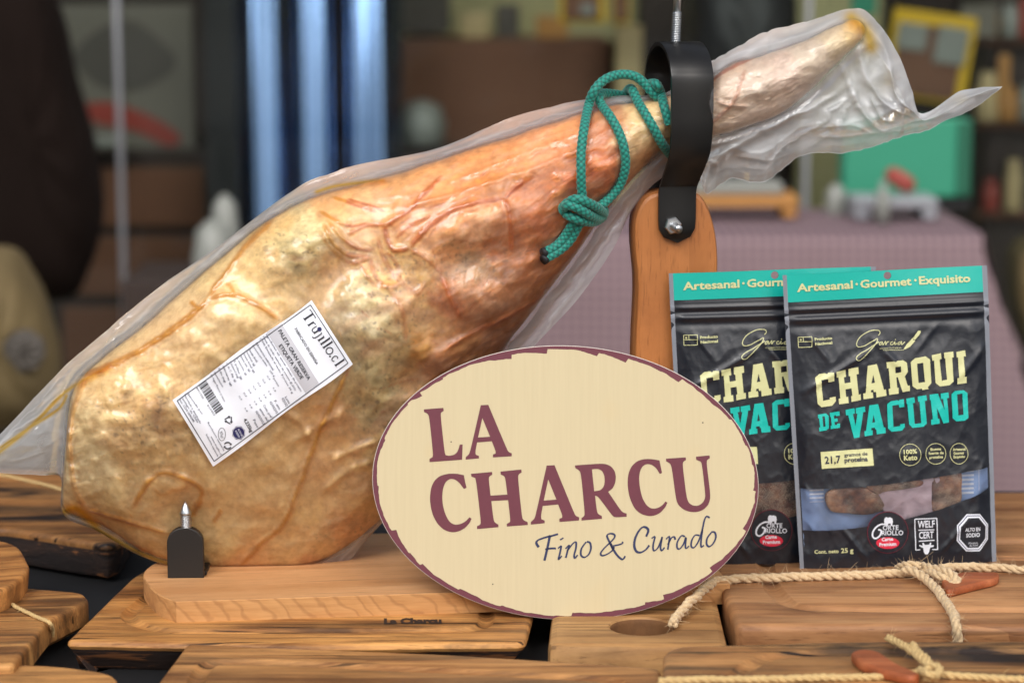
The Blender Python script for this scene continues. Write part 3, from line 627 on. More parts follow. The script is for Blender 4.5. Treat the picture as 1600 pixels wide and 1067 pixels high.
# --- natural colour of meat and fat, plus a shade offset low down
CS = [(130, 640, 222, 196, 160), (180, 615, 206, 172, 124), (230, 640, 178, 132, 74), (270, 665, 170, 122, 66), (200, 690, 196, 150, 92), (150, 720, 224, 202, 172), (250, 705, 190, 148, 92), (200, 780, 214, 186, 142), (270, 770, 200, 160, 104), (300, 810, 205, 168, 116), (170, 830, 196, 146, 72),
      (350, 850, 212, 190, 144), (450, 862, 194, 165, 124), (500, 850, 176, 138, 100), (545, 838, 168, 104, 66), (480, 880, 172, 104, 68), (380, 882, 196, 140, 90), (420, 760, 196, 152, 98), (500, 720, 182, 122, 62), (560, 760, 190, 145, 90), (470, 800, 206, 168, 112), (580, 640, 176, 158, 120),
      (560, 600, 178, 156, 116), (600, 620, 172, 154, 116), (530, 690, 204, 150, 88), (590, 700, 178, 140, 86), (520, 650, 190, 120, 58), (480, 650, 200, 142, 80), (450, 680, 212, 168, 116), (580, 580, 186, 172, 138),
      (200, 560, 222, 188, 146), (260, 530, 220, 184, 150), (330, 500, 230, 200, 170), (400, 440, 214, 180, 126), (360, 550, 216, 178, 128), (300, 590, 220, 184, 140), (250, 600, 206, 168, 118), (450, 380, 186, 174, 138), (480, 360, 196, 190, 162), (430, 350, 202, 162, 100), (350, 420, 218, 188, 142), (520, 420, 190, 136, 76), (500, 450, 196, 150, 96), (440, 440, 202, 164, 112), (470, 410, 184, 162, 118),
      (560, 470, 188, 180, 158), (590, 510, 184, 172, 148), (620, 540, 190, 168, 132), (570, 540, 172, 148, 112), (600, 415, 224, 184, 112), (640, 440, 208, 166, 100), (660, 490, 220, 188, 142), (660, 540, 202, 150, 78), (680, 565, 168, 92, 42), (700, 580, 156, 96, 56), (640, 590, 176, 120, 60), (545, 500, 150, 128, 108),
      (520, 310, 206, 134, 66), (570, 322, 222, 170, 122), (620, 300, 202, 130, 58), (680, 288, 220, 164, 116), (740, 270, 214, 152, 104), (700, 330, 206, 128, 54), (760, 290, 206, 132, 54), (800, 272, 214, 152, 92), (640, 340, 200, 120, 52), (560, 350, 224, 180, 140), (590, 345, 214, 160, 108), (540, 298, 200, 126, 56),
      (740, 360, 224, 174, 144), (700, 390, 208, 152, 110), (725, 405, 186, 160, 134), (750, 415, 158, 116, 70), (785, 390, 176, 98, 48), (700, 470, 190, 112, 74), (760, 460, 198, 136, 102), (820, 420, 168, 92, 52), (830, 380, 186, 102, 48), (780, 500, 150, 82, 50), (850, 350, 182, 88, 34), (870, 320, 200, 118, 64),
      (900, 290, 188, 84, 34), (930, 280, 196, 96, 44), (880, 250, 208, 132, 84), (850, 230, 220, 156, 116), (820, 300, 202, 116, 52), (950, 250, 206, 112, 62), (940, 205, 186, 104, 74), (980, 230, 220, 192, 158), (1000, 190, 208, 188, 152), (1015, 250, 214, 166, 128), (890, 205, 212, 146, 104), (960, 190, 176, 120, 88), (910, 360, 168, 84, 40),
      (1110, 170, 206, 172, 150), (1150, 140, 220, 184, 168), (1180, 140, 222, 200, 196), (1230, 120, 206, 168, 164), (1270, 90, 222, 200, 186), (1310, 58, 230, 200, 150), (1340, 42, 240, 206, 130), (1200, 172, 204, 168, 160), (1130, 110, 216, 160, 110), (1100, 150, 206, 150, 100)]
CSA = np.array(CS, float); csl = lin(CSA[:, 2:])
wl_ = np.interp(CSA[:, 0], [100, 520, 640, 760, 1040, 1090, 1300, 1360], [.52, .46, .30, .20, .22, .55, .50, .35])[:, None]
tg_ = np.where(CSA[:, :1] > 1060, lin((228, 210, 204)), np.where(CSA[:, :1] > 640, lin((218, 164, 98)), lin((226, 202, 162)))); csl = csl * (1 - wl_) + tg_ * wl_
cu_ = HU + 30 * (fbm(HU / 24, HV / 24, 31, 4) - .5) + 10 * (fbm(HU / 7, HV / 7, 33, 3) - .5); cv_ = HV + 30 * (fbm(HU / 24, HV / 24, 37, 4) - .5) + 10 * (fbm(HU / 7, HV / 7, 39, 3) - .5)
uf, vf = cu_.ravel(), cv_.ravel(); acc = np.zeros((len(uf), 3)); ws = np.zeros(len(uf))
for (x, y), c in zip(CSA[:, :2], csl):
    w = 1 / (((uf - x) ** 2 + (vf - y) ** 2) + 60) ** 2.2; acc += w[:, None] * c; ws += w
col = acc / ws[:, None]; lum_ = col.mean(1, keepdims=True); col = np.clip(lum_ + (col - lum_) * 1.0, .005, 1) * np.array([1.27, 1.30, 1.13]) * (1 + .28 * np.clip((HV.ravel() - 560) / 200, 0, 1))[:, None]  # last factor lightens the lower, downward-facing part to offset its shading
U1, V1 = HU.ravel(), HV.ravel(); rm_ = roughm.ravel()
mot = fbm(wU.ravel() / 20, wV.ravel() / 13, 41, 5); col *= (1 + (mot - .5) * (.36 + .6 * rm_))[:, None]; fine_ = fbm(wU.ravel() / 7, wV.ravel() / 5, 45, 3); col *= (1 + (fine_ - .5) * (.16 + .34 * rm_))[:, None]
amb = np.clip((fbm(wU.ravel() / 26, wV.ravel() / 15, 43, 4) - .52) * 5, 0, 1) * (.16 + .55 * rm_) * np.clip((1100 - U1) / 60, 0, 1)
col = col * (1 - amb[:, None] * .6) + lin((176, 112, 40)) * (amb * .6)[:, None]
sp = np.clip((fbm(wU.ravel() / 5.5, wV.ravel() / 5.5, 47, 2) - .72) * 9, 0, 1) * rm_ * .7
col = col * (1 - sp[:, None]) + lin((96, 66, 40)) * sp[:, None]
pale = np.clip((fbm(lu.ravel() / 46, lv.ravel() / 14, 51, 4) - .54) * 6, 0, 1) * np.clip((U1 - 470) / 120, 0, 1) * np.clip((1000 - U1) / 60, 0, 1)
col = col * (1 - .4 * pale[:, None]) + lin((232, 186, 150)) * (.4 * pale)[:, None]
cc_ = np.clip(np.maximum(crease_c, .45 * net * (HU < 1050)).ravel(), 0, 1.1)[:, None]; cy = np.where(U1[:, None] > 540, lin((196, 102, 4)), lin((208, 142, 14))); col = col * (1 - .94 * np.minimum(cc_, 1)) + cy * .94 * np.minimum(cc_, 1)
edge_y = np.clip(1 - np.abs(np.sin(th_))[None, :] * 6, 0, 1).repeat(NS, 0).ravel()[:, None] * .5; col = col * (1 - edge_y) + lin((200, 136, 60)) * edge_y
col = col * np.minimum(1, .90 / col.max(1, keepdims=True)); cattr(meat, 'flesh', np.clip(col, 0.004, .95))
k = NT('cured_meat_under_film'); v = k.coord('Object')
n1 = k.noise(v, 160, 5, .6); n2 = k.noise(v, 420, 3, .6); n3 = k.noise(v, 45, 4, .6)
c1 = k.mix(.5, k.attr('flesh', True), k.mix(k.ramp(n1, [(.3, (0, 0, 0)), (.7, (1, 1, 1))]), (.62, .46, .30, 1), (1.3, 1.28, 1.22, 1)), 'MULTIPLY')
b = k.bump(n2, .12, .0006, k.bump(n1, .18, .0012))
meat.data.materials.append(k.done(k.princ(Base_Color=c1, Roughness=k.math('ADD', .38, k.math('MULTIPLY', n3, .3)), Normal=b, Specular_IOR_Level=.32, Subsurface_Weight=.04, Subsurface_Radius=(.004, .0018, .0008), Subsurface_Scale=1.0, Coat_Weight=.10, Coat_Roughness=.12)))

# --- height map of the ham for what lies on it
GX, GY, GS = -120, -40, 3.0
gw, gh = int(1760 / GS), int(1060 / GS)
def splat(sel, sign):
    g = np.zeros((gh, gw)); xi = ((HU[sel] - GX) / GS).astype(int); yi = ((HV[sel] - GY) / GS).astype(int); ok = (xi > 0) & (xi < gw - 1) & (yi > 0) & (yi < gh - 1)
    hh = np.maximum(sign * HH[sel], 0)
    for dx in (0, 1):
        for dy in (0, 1): np.maximum.at(g, (yi[ok] + dy, xi[ok] + dx), hh[ok])
    return g
fs = np.broadcast_to(np.sin(th_)[None, :] > 0, HU.shape); bs = np.broadcast_to(np.sin(th_)[None, :] < 0, HU.shape)
def blur(g, r, it=3):
    for _ in range(it):
        for ax in (0, 1):
            p = np.pad(g, [(r, r) if a == ax else (0, 0) for a in (0, 1)], mode='edge'); c = np.cumsum(p, axis=ax); c = np.concatenate([np.zeros_like(np.take(c, [0], ax)), c], ax)
            nn = g.shape[ax]; g = (np.take(c, np.arange(2 * r + 1, nn + 2 * r + 1), ax) - np.take(c, np.arange(nn), ax)) / (2 * r + 1)
    return g
GF = splat(fs, 1)
def fillb(g):      # back is sparse: fill between the splats
    m = (g > 0).astype(float); a = blur(g, 3, 2); b_ = blur(m, 3, 2); return np.where(b_ > .02, a / np.maximum(b_, .02), 0) * (blur(m, 2, 1) > .05)
GBk = fillb(splat(bs, -1))
GFs = blur(GF, 2, 2)
def samp(g, U, Vv):
    x = np.clip((U - GX) / GS, 0, gw - 2.001); y = np.clip((Vv - GY) / GS, 0, gh - 2.001); xi = x.astype(int); yi = y.astype(int); fx = x - xi; fy = y - yi
    return (g[yi, xi] * (1 - fx) + g[yi, xi + 1] * fx) * (1 - fy) + (g[yi + 1, xi] * (1 - fx) + g[yi + 1, xi + 1] * fx) * fy
# --- the clear bag
BT = [((-45, 722), (-45, 728)), ((0, 678), (0, 738)), ((50, 625), (60, 742)), ((95, 578), (94, 746)), ((120, 555), (95, 790)), ((160, 522), (108, 811)), ((200, 487), (150, 829)), ((265, 437), (220, 868)), ((330, 392), (300, 893)), ((400, 340), (400, 897)),
      ((470, 290), (480, 894)), ((520, 270), (528, 894)), ((560, 257), (592, 822)), ((680, 233), (660, 760)), ((760, 200), (720, 680)), ((800, 183), (770, 610)), ((850, 170), (835, 540)), ((900, 158), (902, 468)), ((950, 152), (958, 388)), ((985, 149), (988, 328)),
      ((1035, 147), (1034, 278)), ((1065, 128), (1065, 280)), ((1092, 106), (1092, 284)), ((1120, 90), (1106, 302)), ((1150, 74), (1140, 280)), ((1190, 52), (1190, 286)), ((1230, 40), (1225, 263)), ((1270, 30), (1255, 242)), ((1340, 12), (1330, 237)), ((1378, 42), (1370, 226)),
      ((1408, 95), (1400, 216)), ((1425, 140), (1430, 208)), ((1441, 178), (1465, 197)), ((1500, 143), (1530, 166)), ((1566, 134), (1566, 136))]
NB = 560
bT, bB, _ = columns([(a, b, 0) for a, b in BT], NB)
qq = np.arange(NB); kink = np.clip((bT[:, 0] - 1080) / 40, .25, 1); bT[:, 1] += kink * 7 * (fbm(qq * .07, qq * 0 + 2, 101, 3, True) - .6); bB[:, 1] += kink * 8 * (fbm(qq * .08, qq * 0 + 8, 103, 3, True) - .6)
bth = np.r_[np.linspace(0, math.pi, 170), np.linspace(math.pi, 2 * math.pi, 70)[1:-1]]
bt = np.cos(bth); bt = np.sign(bt) * np.abs(bt) ** .85
BU = bT[:, 0:1] * (1 + bt) / 2 + bB[:, 0:1] * (1 - bt) / 2; BV = bT[:, 1:2] * (1 + bt) / 2 + bB[:, 1:2] * (1 - bt) / 2
bsn = np.sin(bth)[None, :]; isf = (bsn >= 0) & np.ones((NB, 1), bool)
hpx = .5 * np.linalg.norm(bT - bB, axis=1)[:, None]; env = np.clip((1 - np.abs(bt))[None, :] * hpx / 46, 0, 1) ** 1.15
tailm = np.clip((BU - 1085) / 40, 0, 1); leftm = np.clip((110 - BU) / 40, 0, 1)
GFt = np.maximum(GF, blur(GF, 4, 3)); GBt = np.maximum(GBk, blur(GBk, 4, 3))
con = np.clip(samp(blur((GF > .001).astype(float), 1, 2), BU, BV) * 1.6 - .5, 0, 1) * np.where(isf, 1, 1)
base = np.where(isf, samp(GFt, BU, BV), samp(GBt, BU, BV))
gap = (.0016 + .013 * tailm + .006 * leftm) * env
rim0 = np.clip((1 - np.abs(bt))[None, :] * hpx / 12, 0, 1)
FOLD = [([(1092, 262), (1180, 212), (1260, 172), (1330, 132)], 9, 6), ([(1100, 235), (1170, 205), (1245, 150), (1300, 105)], 7, 4), ([(1105, 300), (1125, 262), (1095, 250)], 9, 4), ([(1190, 284), (1215, 240), (1280, 195), (1330, 148)], 8, 7), ([(1250, 240), (1300, 205), (1342, 140)], 8, 6), ([(1330, 130), (1348, 175), (1380, 205), (1440, 200)], 8, 6),
        ([(1336, 40), (1345, 100), (1380, 160), (1430, 185)], 9, 5), ([(1345, 30), (1385, 80), (1400, 150), (1435, 180)], 7, 4), ([(1260, 215), (1330, 212), (1400, 200), (1480, 175)], 7, 5), ([(1275, 200), (1330, 196), (1360, 208)], 5, 4), ([(1440, 190), (1490, 160), (1560, 138)], 6, 4), ([(1430, 205), (1480, 182), (1530, 160)], 5, 3), ([(1310, 90), (1330, 140), (1340, 170)], 6, 4),
        ([(1120, 95), (1180, 75), (1250, 55), (1320, 25)], 6, 3), ([(1150, 245), (1200, 250), (1240, 240)], 7, 4), ([(1120, 270), (1160, 262), (1200, 265)], 6, 3), ([(1360, 150), (1375, 185), (1400, 190)], 5, 4),
        ([(720, 690), (800, 585), (880, 475), (960, 360), (1030, 250)], 7, 4), ([(740, 640), (830, 520), (920, 400), (1030, 236)], 5, 3), ([(770, 640), (850, 520), (930, 410), (1000, 300)], 6, 3), ([(500, 300), (570, 276), (660, 252), (760, 218), (860, 182), (990, 155)], 4, 2.5), ([(330, 402), (430, 328), (520, 285)], 5, 2.5), ([(100, 590), (200, 510), (320, 410), (430, 335)], 6, 3),
        ([(-40, 722), (30, 670), (70, 640), (104, 600)], 6, 5), ([(0, 690), (50, 640), (95, 585)], 5, 4), ([(480, 890), (530, 860), (592, 815)], 6, 3), ([(520, 892), (555, 850), (600, 810)], 5, 3), ([(100, 750), (110, 790), (150, 815)], 6, 3)]
fd = np.zeros_like(BU); yel = np.zeros_like(BU)
for pts, w, h in FOLD:
    P_ = catmull(pts, 20); x0, y0 = P_.min(0) - 40; x1, y1 = P_.max(0) + 40; m = (BU > x0) & (BU < x1) & (BV > y0) & (BV < y1)
    jit = 9 * (fbm(BU[m] / 30, BV[m] / 30, 61, 3) - .5); d, s = segdist(BU[m] + jit, BV[m] + jit * .6, P_); e_ = np.clip(np.minimum(s, 1 - s) * 5 + .3, 0, 1)
    sgn = np.where(isf[m], 1, -.35)
    fd[m] += sgn * h * e_ * (np.exp(-(d / w)) - .5 * np.exp(-(d / (2.6 * w)) ** 2))
for pts, w in [([(-40, 735), (20, 690), (60, 655), (105, 610), (170, 572)], 4), ([(0, 700), (40, 672), (90, 640), (104, 618)], 3), ([(98, 800), (120, 795), (150, 822)], 9), ([(150, 826), (215, 862), (262, 880)], 6), ([(495, 300), (530, 290), (600, 282)], 4), ([(1330, 28), (1352, 48), (1362, 72)], 12)]:
    d, s = segdist(BU, BV, catmull(pts, 20)); yel = np.maximum(yel, np.exp(-(d / w) ** 2))
lam = R(-28); fu = BU * math.cos(lam) + BV * math.sin(lam); fv = -BU * math.sin(lam) + BV * math.cos(lam)
free = 1 - con
fd += free * ((2.2 - 1.4 * tailm) * (fbm(fu / 80, fv / 18, 63, 2, True) - .55) + 4.5 * tailm * (fbm(fu / 95, fv / 50, 65, 2, True) - .5))
fd += (.25 + .3 * free) * (fbm(BU / 18, BV / 12, 67, 3, True) - .5)
hgt = base + .0009 * rim0 + gap + fd * 1e-3 * env * (free * .9 + .1)
hgt = np.maximum(hgt, base + .0005 * rim0)
rim = np.clip((1 - np.abs(bt))[None, :] * hpx / 3.0, 0, 1); hgt = np.where(isf, hgt, -hgt) * rim
# keep the gathered part inside the strap
sq = np.exp(-((BU - 1058) / 34) ** 4); lim = .0315
hgt = np.where(np.abs(hgt) > lim, hgt * (1 - sq) + np.sign(hgt) * lim * sq, hgt)
flop = np.clip((BU - 1380) / 180, 0, 1) ** 1.5 * .045     # the loose end bends towards the viewer
hgt = hgt + flop
bag = mesh('bag_film', hampos(BU, BV, hgt), gridfaces(NB, len(bth), True).tolist(), None, None, True); keep(bag, ham)
bag['label'] = 'clear plastic vacuum bag, loose and crumpled past the strap'
fattr(bag, 'contact', con.ravel()); fattr(bag, 'grease', np.clip(yel, 0, 1).ravel()); fattr(bag, 'tail', tailm.ravel()); fattr(bag, 'crest', (np.clip(np.abs(fd) / 3.2 - .12, 0, 1) * free).ravel())
k = NT('clear_bag_film'); v = k.coord('Object')
na = k.noise(v, 28, 4, .6, .8); nb = k.noise(v, 240, 3, .6); nd = k.noise(k.coord('Object', (1, 1, 1.6), (0, R(35), 0)), 75, 4, .6, 1.2)
bmp = k.bump(nb, .05, .0005, k.bump(nd, .07, .0018))
con_ = k.attr('contact'); gre = k.attr('grease'); tl = k.attr('tail')
tint = k.mix(gre, (.955, .965, .97, 1), (.90, .66, .16, 1))
milk = k.math('ADD', k.math('MULTIPLY', k.ramp(na, [(.35, (0, 0, 0)), (.75, (1, 1, 1))]), .03), k.math('ADD', k.math('ADD', .022, k.math('MULTIPLY', tl, .10)), k.math('MULTIPLY', k.math('SUBTRACT', 1.0, con_), k.math('ADD', .24, k.math('MULTIPLY', k.attr('crest'), .30)))))
milk = k.math('ADD', milk, k.math('MULTIPLY', gre, .10))
lw = k.n('LayerWeight'); lw.inputs[0].default_value = .35; k.set(lw.inputs['Normal'], bmp)
milk = k.math('ADD', milk, k.math('MULTIPLY', k.math('POWER', lw.outputs['Facing'], 3.0), k.math('MULTIPLY', k.math('SUBTRACT', 1.0, con_), .28)))
tr = k.n('BsdfTransparent'); k.set(tr.inputs[0], tint)
wc = k.mix(gre, (.93, .95, .98, 1), (.84, .58, .12, 1))
df = k.n('BsdfDiffuse'); k.set(df.inputs[0], wc); k.set(df.inputs['Normal'], bmp); tn = k.n('BsdfTranslucent'); k.set(tn.inputs[0], wc); k.set(tn.inputs['Normal'], bmp)
body = k.mixs(milk, tr.outputs[0], k.mixs(.3, df.outputs[0], tn.outputs[0]))
fr = k.n('Fresnel'); fr.inputs[0].default_value = 1.56; k.set(fr.inputs['Normal'], bmp)
gl = k.n('BsdfGlossy'); k.set(gl.inputs['Roughness'], k.math('ADD', .09, k.math('MULTIPLY', con_, .13))); k.set(gl.inputs['Normal'], bmp); gl.inputs[0].default_value = (1, 1, 1, 1)
bag.data.materials.append(k.done(k.mixs(k.math('MULTIPLY', fr.outputs[0], .85), body, gl.outputs[0])))

# --- the paper label on the bag
LC = np.array([(486, 469), (550.5, 569), (333.5, 728), (270, 624)], float)
GL = np.maximum(GF, 0)
for _ in range(3):
    for ax in (0, 1): GL = np.maximum(GL, np.maximum(np.roll(GL, 1, ax), np.roll(GL, -1, ax)))
GL = blur(GL, 3, 3)
def labpos(P, off):
    P = np.asarray(P, float); wv_ = .0011 * np.sin((P[:, 0] * .8 - P[:, 1] * .6) / 13.0) + .0016 * (fbm(P[:, 0] / 40, P[:, 1] / 40, 71, 2) - .5)
    return hampos(P[:, 0], P[:, 1], samp(GL, P[:, 0], P[:, 1]) + .0043 + wv_ + off)
def quadpx(a, b):
    a = np.asarray(a)[..., None]; b = np.asarray(b)[..., None]
    return (LC[0] * (1 - b) + LC[1] * b) * (1 - a) + (LC[3] * (1 - b) + LC[2] * b) * a
na_, nb_ = 170, 84; A_, B_ = np.meshgrid(np.linspace(0, 1, na_), np.linspace(0, 1, nb_), indexing='ij')
QP = quadpx(A_, B_).reshape(-1, 2); cen = LC.mean(0)
rad2 = np.stack([np.minimum(A_, 1 - A_).ravel(), np.minimum(B_, 1 - B_).ravel()], 1)
QP[:, 1] += 2.0 * np.sin(A_.ravel() * 9) * (np.abs(B_.ravel() - .5) * 2); QP[:, 0] += 1.0 * np.sin(A_.ravel() * 11 + 1)
M_label = plain('label_paper', lin((238, 242, 252)), .42, .03, 60, .05); M_navy = plain('navy_print', lin((34, 36, 92)), .5, .1, 60); M_black_ink = plain('black_print', lin((34, 34, 44)), .5, .1, 60)
M_grey_ink = plain('grey_print_band', lin((196, 196, 204)), .5, .04, 60); M_text_grey = plain('grey_small_print', lin((84, 86, 104)), .5, .1, 60)
lab = mesh('label', labpos(QP, 0), gridfaces(na_, nb_).tolist(), None, M_label, True); keep(lab, ham); lab['label'] = 'white paper label with barcode and weight'
def lz(x, y): return (260 + x / 3.81, 460 + y / 3.81)
def labprint(name, pr, mat, off=.00045, maxlen=8):
    V, F = pr.data(maxlen); o = mesh(name, labpos(V, off), F, None, mat, False); keep(o, lab); return o
q = lambda a, b: tuple(quadpx(np.array([a]), np.array([b]))[0])
labprint('print_band', Print2D().poly([lz(686, 172), lz(908, 528), lz(828, 588), lz(596, 224)]), M_grey_ink, .0002, 5)
bp = Print2D(); bd_ = [q(.018, .045), q(.018, .955), q(.982, .955), q(.982, .045)]
for i in range(4): bp.stroke([bd_[i], bd_[(i + 1) % 4]], 1.3, 20, False, False) if False else bp.stroke(np.linspace(bd_[i], bd_[(i + 1) % 4], 30), 1.2, 30)
labprint('border_line', bp, M_black_ink)
# brand line: thin serif letters drawn as strokes
tj = Print2D(); s0 = np.array(lz(806, 126)); s1 = np.array(lz(1012, 432)); e1 = (s1 - s0) / np.linalg.norm(s1 - s0); e2 = np.array([e1[1], -e1[0]]); Lw = np.linalg.norm(s1 - s0)
def tl_(pts): return [tuple(s0 + e1 * (x * Lw) + e2 * (y * 16.5)) for x, y in pts]
def bar_(x0, y0, x1, y1, w): tj.stroke(np.linspace(*np.array(tl_([(x0, y0), (x1, y1)])), 6), w, 6)
bar_(.0, .98, .15, .98, 1.35); bar_(.075, .0, .075, 1.0, 2.97); bar_(.045, .0, .105, .0, 1.08); bar_(.0, .88, .0, 1.0, 1.08); bar_(.15, .88, .15, 1.0, 1.08)
bar_(.19, 0, .19, .62, 2.43); bar_(.165, 0, .215, 0, 1.08); tj.stroke(tl_([(.19, .45), (.215, .6), (.245, .62)]), 1.3, 10)
tj.stroke(tl_([(.275, .62), (.275, .2), (.295, .02), (.325, .04), (.345, .2)]), 1.4, 16); bar_(.347, .0, .347, .62, 2.43)
tj.stroke(tl_([(.42, .62), (.42, .0), (.41, -.22), (.38, -.3)]), 1.5, 12); bar_(.395, .62, .42, .62, 1.08)
bar_(.485, 0, .485, .62, 2.43); bar_(.462, 0, .508, 0, 1.08); bar_(.462, .62, .485, .62, 1.08)
for x in (.555, .625): bar_(x, 0, x, 1.02, 2.43); bar_(x - .022, 0, x + .022, 0, 1.08); bar_(x - .022, 1.0, x, 1.02, 1.08)
oc = [(.72 + .052 * math.cos(t), .31 + .33 * math.sin(t)) for t in np.linspace(0, 6.283, 14, endpoint=False)]; tj.stroke(tl_(oc), 1.5, 30, True)
tj.stroke(tl_([(.90, .52), (.875, .62), (.845, .5), (.84, .25), (.86, .03), (.89, .05), (.905, .15)]), 1.5, 20); bar_(.97, 0, .97, 1.02, 2.43); bar_(.948, 0, .995, 0, 1.08); bar_(.948, 1.0, .97, 1.02, 1.08)
tj.disc(tl_([(.80, .06)])[0], 1.5, n=12); labprint('brand_name', tj, M_black_ink)
labprint('brand_dot', Print2D().disc(lz(911, 207), 3.4, n=24), M_navy)
lt = Print2D(); lt.text('FABRICADO EN ESPAÑA', lz(762, 206), lz(892, 420), 4.2, .012); labprint('printed_line', lt, M_black_ink)
for nm_, t_, p0_, p1_, c_ in (('product_name', 'PALETA GRAN RESERVA', (664, 218), (842, 512), 5.6), ('product_name', 'ETIQUETA VERDE', (668, 306), (800, 506), 5.6), ('weight', '4,235kg', (458, 744), (500, 822), 5.2)): labprint(nm_, Print2D().text(t_, lz(*p0_), lz(*p1_), c_, .022), M_black_ink)
lt = Print2D()
for t, p0, p1, c in [('Ingredientes: sal, azucar, nitrato de potasio', (590, 238), (800, 580), 2.5), ('Paleta de cerdo, extracto de romero (E-301)', (572, 252), (764, 572), 2.5), ('(750) Envasado al vacio. Porcion 30 g', (556, 262), (748, 590), 2.4), ('Informacion nutricional', (530, 290), (632, 452), 2.8),
                     ('Porciones por envase', (510, 306), (596, 428), 2.5), ('Energia (kcal)', (488, 328), (536, 404), 2.6), ('Proteinas (g)', (470, 336), (522, 428), 2.6), ('Grasa total (g)', (452, 346), (520, 468), 2.6), ('Grasa sat. (g)', (434, 360), (494, 462), 2.6), ('G. monoins. (g)', (414, 374), (472, 482), 2.6), ('G. poliins. (g)', (398, 388), (444, 508), 2.6),
                     ('Colesterol (mg)', (374, 398), (424, 500), 2.6), ('H. de C. disp. (g)', (354, 410), (408, 522), 2.6), ('Azucares (g)', (334, 424), (382, 546), 2.6), ('Sodio (mg)', (308, 440), (346, 526), 2.6), ('Conservacion', (280, 462), (332, 552), 2.6), ('en lugar fresco y seco', (262, 476), (344, 640), 2.5),
                     ('100 g', (612, 458), (640, 490), 2.6), ('porcion', (636, 500), (664, 548), 2.6), ('Lote', (704, 612), (728, 652), 3.2), ('020321', (684, 618), (716, 676), 3.2), ('F. env.', (640, 634), (672, 690), 3.2), ('02/03/2021', (612, 640), (658, 716), 3.2), ('Cons. pref.', (574, 660), (622, 738), 3.2), ('antes del', (552, 682), (598, 754), 3.2), ('02/02/2023', (528, 696), (576, 776), 3.2), ('Peso', (514, 748), (540, 796), 3.4),
                     ('Elaborado por', (120, 586), (212, 716), 2.5), ('Importado y distribuido', (104, 596), (200, 770), 2.5), ('Santiago de Chile', (86, 610), (184, 764), 2.5), ('Res. 1234 SEREMI', (74, 624), (160, 760), 2.5), ('Resolucion sanitaria', (244, 762), (340, 932), 2.3), ('www.trujillo.cl', (262, 846), (322, 956), 2.3), ('Industria espanola', (234, 834), (304, 966), 2.3)]:
    lt.text(t, lz(*p0), lz(*p1), c * 1.15, .012, None, 0)
for r_ in range(7):
    for (x, y), tx in (((596 - r_ * 28, 486 + r_ * 20), '32,8'), ((630 - r_ * 28, 556 + r_ * 20), '9,8')): lt.text(tx, lz(x, y), lz(x + 16, y + 24), 2.6, 0.0, None, 0)
labprint('small_print', lt, M_text_grey)
bc = Print2D(); b0 = np.array(lz(236, 512)); b1 = np.array(lz(340, 680)); bn = np.array(lz(192, 545)) - b0; tpos = 0; rr = random.Random(3)
while tpos < 1:
    w = rr.choice([.012, .018, .03, .042]); a0 = b0 + (b1 - b0) * tpos; a1 = b0 + (b1 - b0) * min(1, tpos + w); bc.poly([tuple(a0), tuple(a1), tuple(a1 + bn), tuple(a0 + bn)]); tpos += w + rr.choice([.012, .02, .03])
bc.text('8411320', lz(176, 556), lz(214, 622), 3.0).text('010402', lz(240, 660), lz(284, 724), 3.0); labprint('barcode', bc, M_black_ink)
sy = Print2D()
for i in range(3):
    a0, a1 = R(120 * i - 60), R(120 * i + 60); c_ = np.array(lz(371, 747)); p0 = c_ + 8 * np.array([math.cos(a0), math.sin(a0)]); p1 = c_ + 8 * np.array([math.cos(a1), math.sin(a1)]); dd = p1 - p0
    sy.stroke([tuple(p0 + dd * .12), tuple(p0 + dd * .66)], 1.8, 4, False, False); e_ = dd / np.linalg.norm(dd); n_ = np.array([-e_[1], e_[0]]); sy.poly([tuple(p0 + dd * .64 + n_ * 2.6), tuple(p0 + dd * .9), tuple(p0 + dd * .64 - n_ * 2.6)])
sy.ring(lz(330, 832), 5.6, .7, 30, 10).text('ES', lz(322, 818), lz(332, 836), 2.4).text('10.0432', lz(314, 822), lz(336, 858), 2.0).text('CE', lz(318, 842), lz(326, 856), 2.2)
ca = lz(365, 899)
for s_0 in (0, math.pi): sy.stroke([(ca[0] + 5.4 * math.cos(t), ca[1] + 5.0 * math.sin(t)) for t in np.linspace(s_0 + .35, s_0 + 2.7, 9)], 2.0, 16, taper=.5); sy.poly([(ca[0] + 8 * math.cos(s_0 + 2.6), ca[1] + 7.4 * math.sin(s_0 + 2.6)), (ca[0] + 2.8 * math.cos(s_0 + 2.6), ca[1] + 2.6 * math.sin(s_0 + 2.6)), (ca[0] + 5.4 * math.cos(s_0 + 3.1), ca[1] + 5 * math.sin(s_0 + 3.1))])
labprint('symbols', sy, M_black_ink)
oct_ = Print2D(); co = lz(430, 824); oct_.poly([(co[0] + 10.6 * math.cos(R(22.5 + 45 * i)), co[1] + 11.2 * math.sin(R(22.5 + 45 * i))) for i in range(8)]); labprint('warning_octagon', oct_, M_navy)
wt = Print2D(); wt.text('ALTO EN', lz(424, 802), lz(448, 848), 2.6, .01).text('SODIO', lz(408, 812), lz(430, 852), 2.6, .01).ring(co, 9.4, .6); labprint('octagon_text', wt, M_label, .0005)

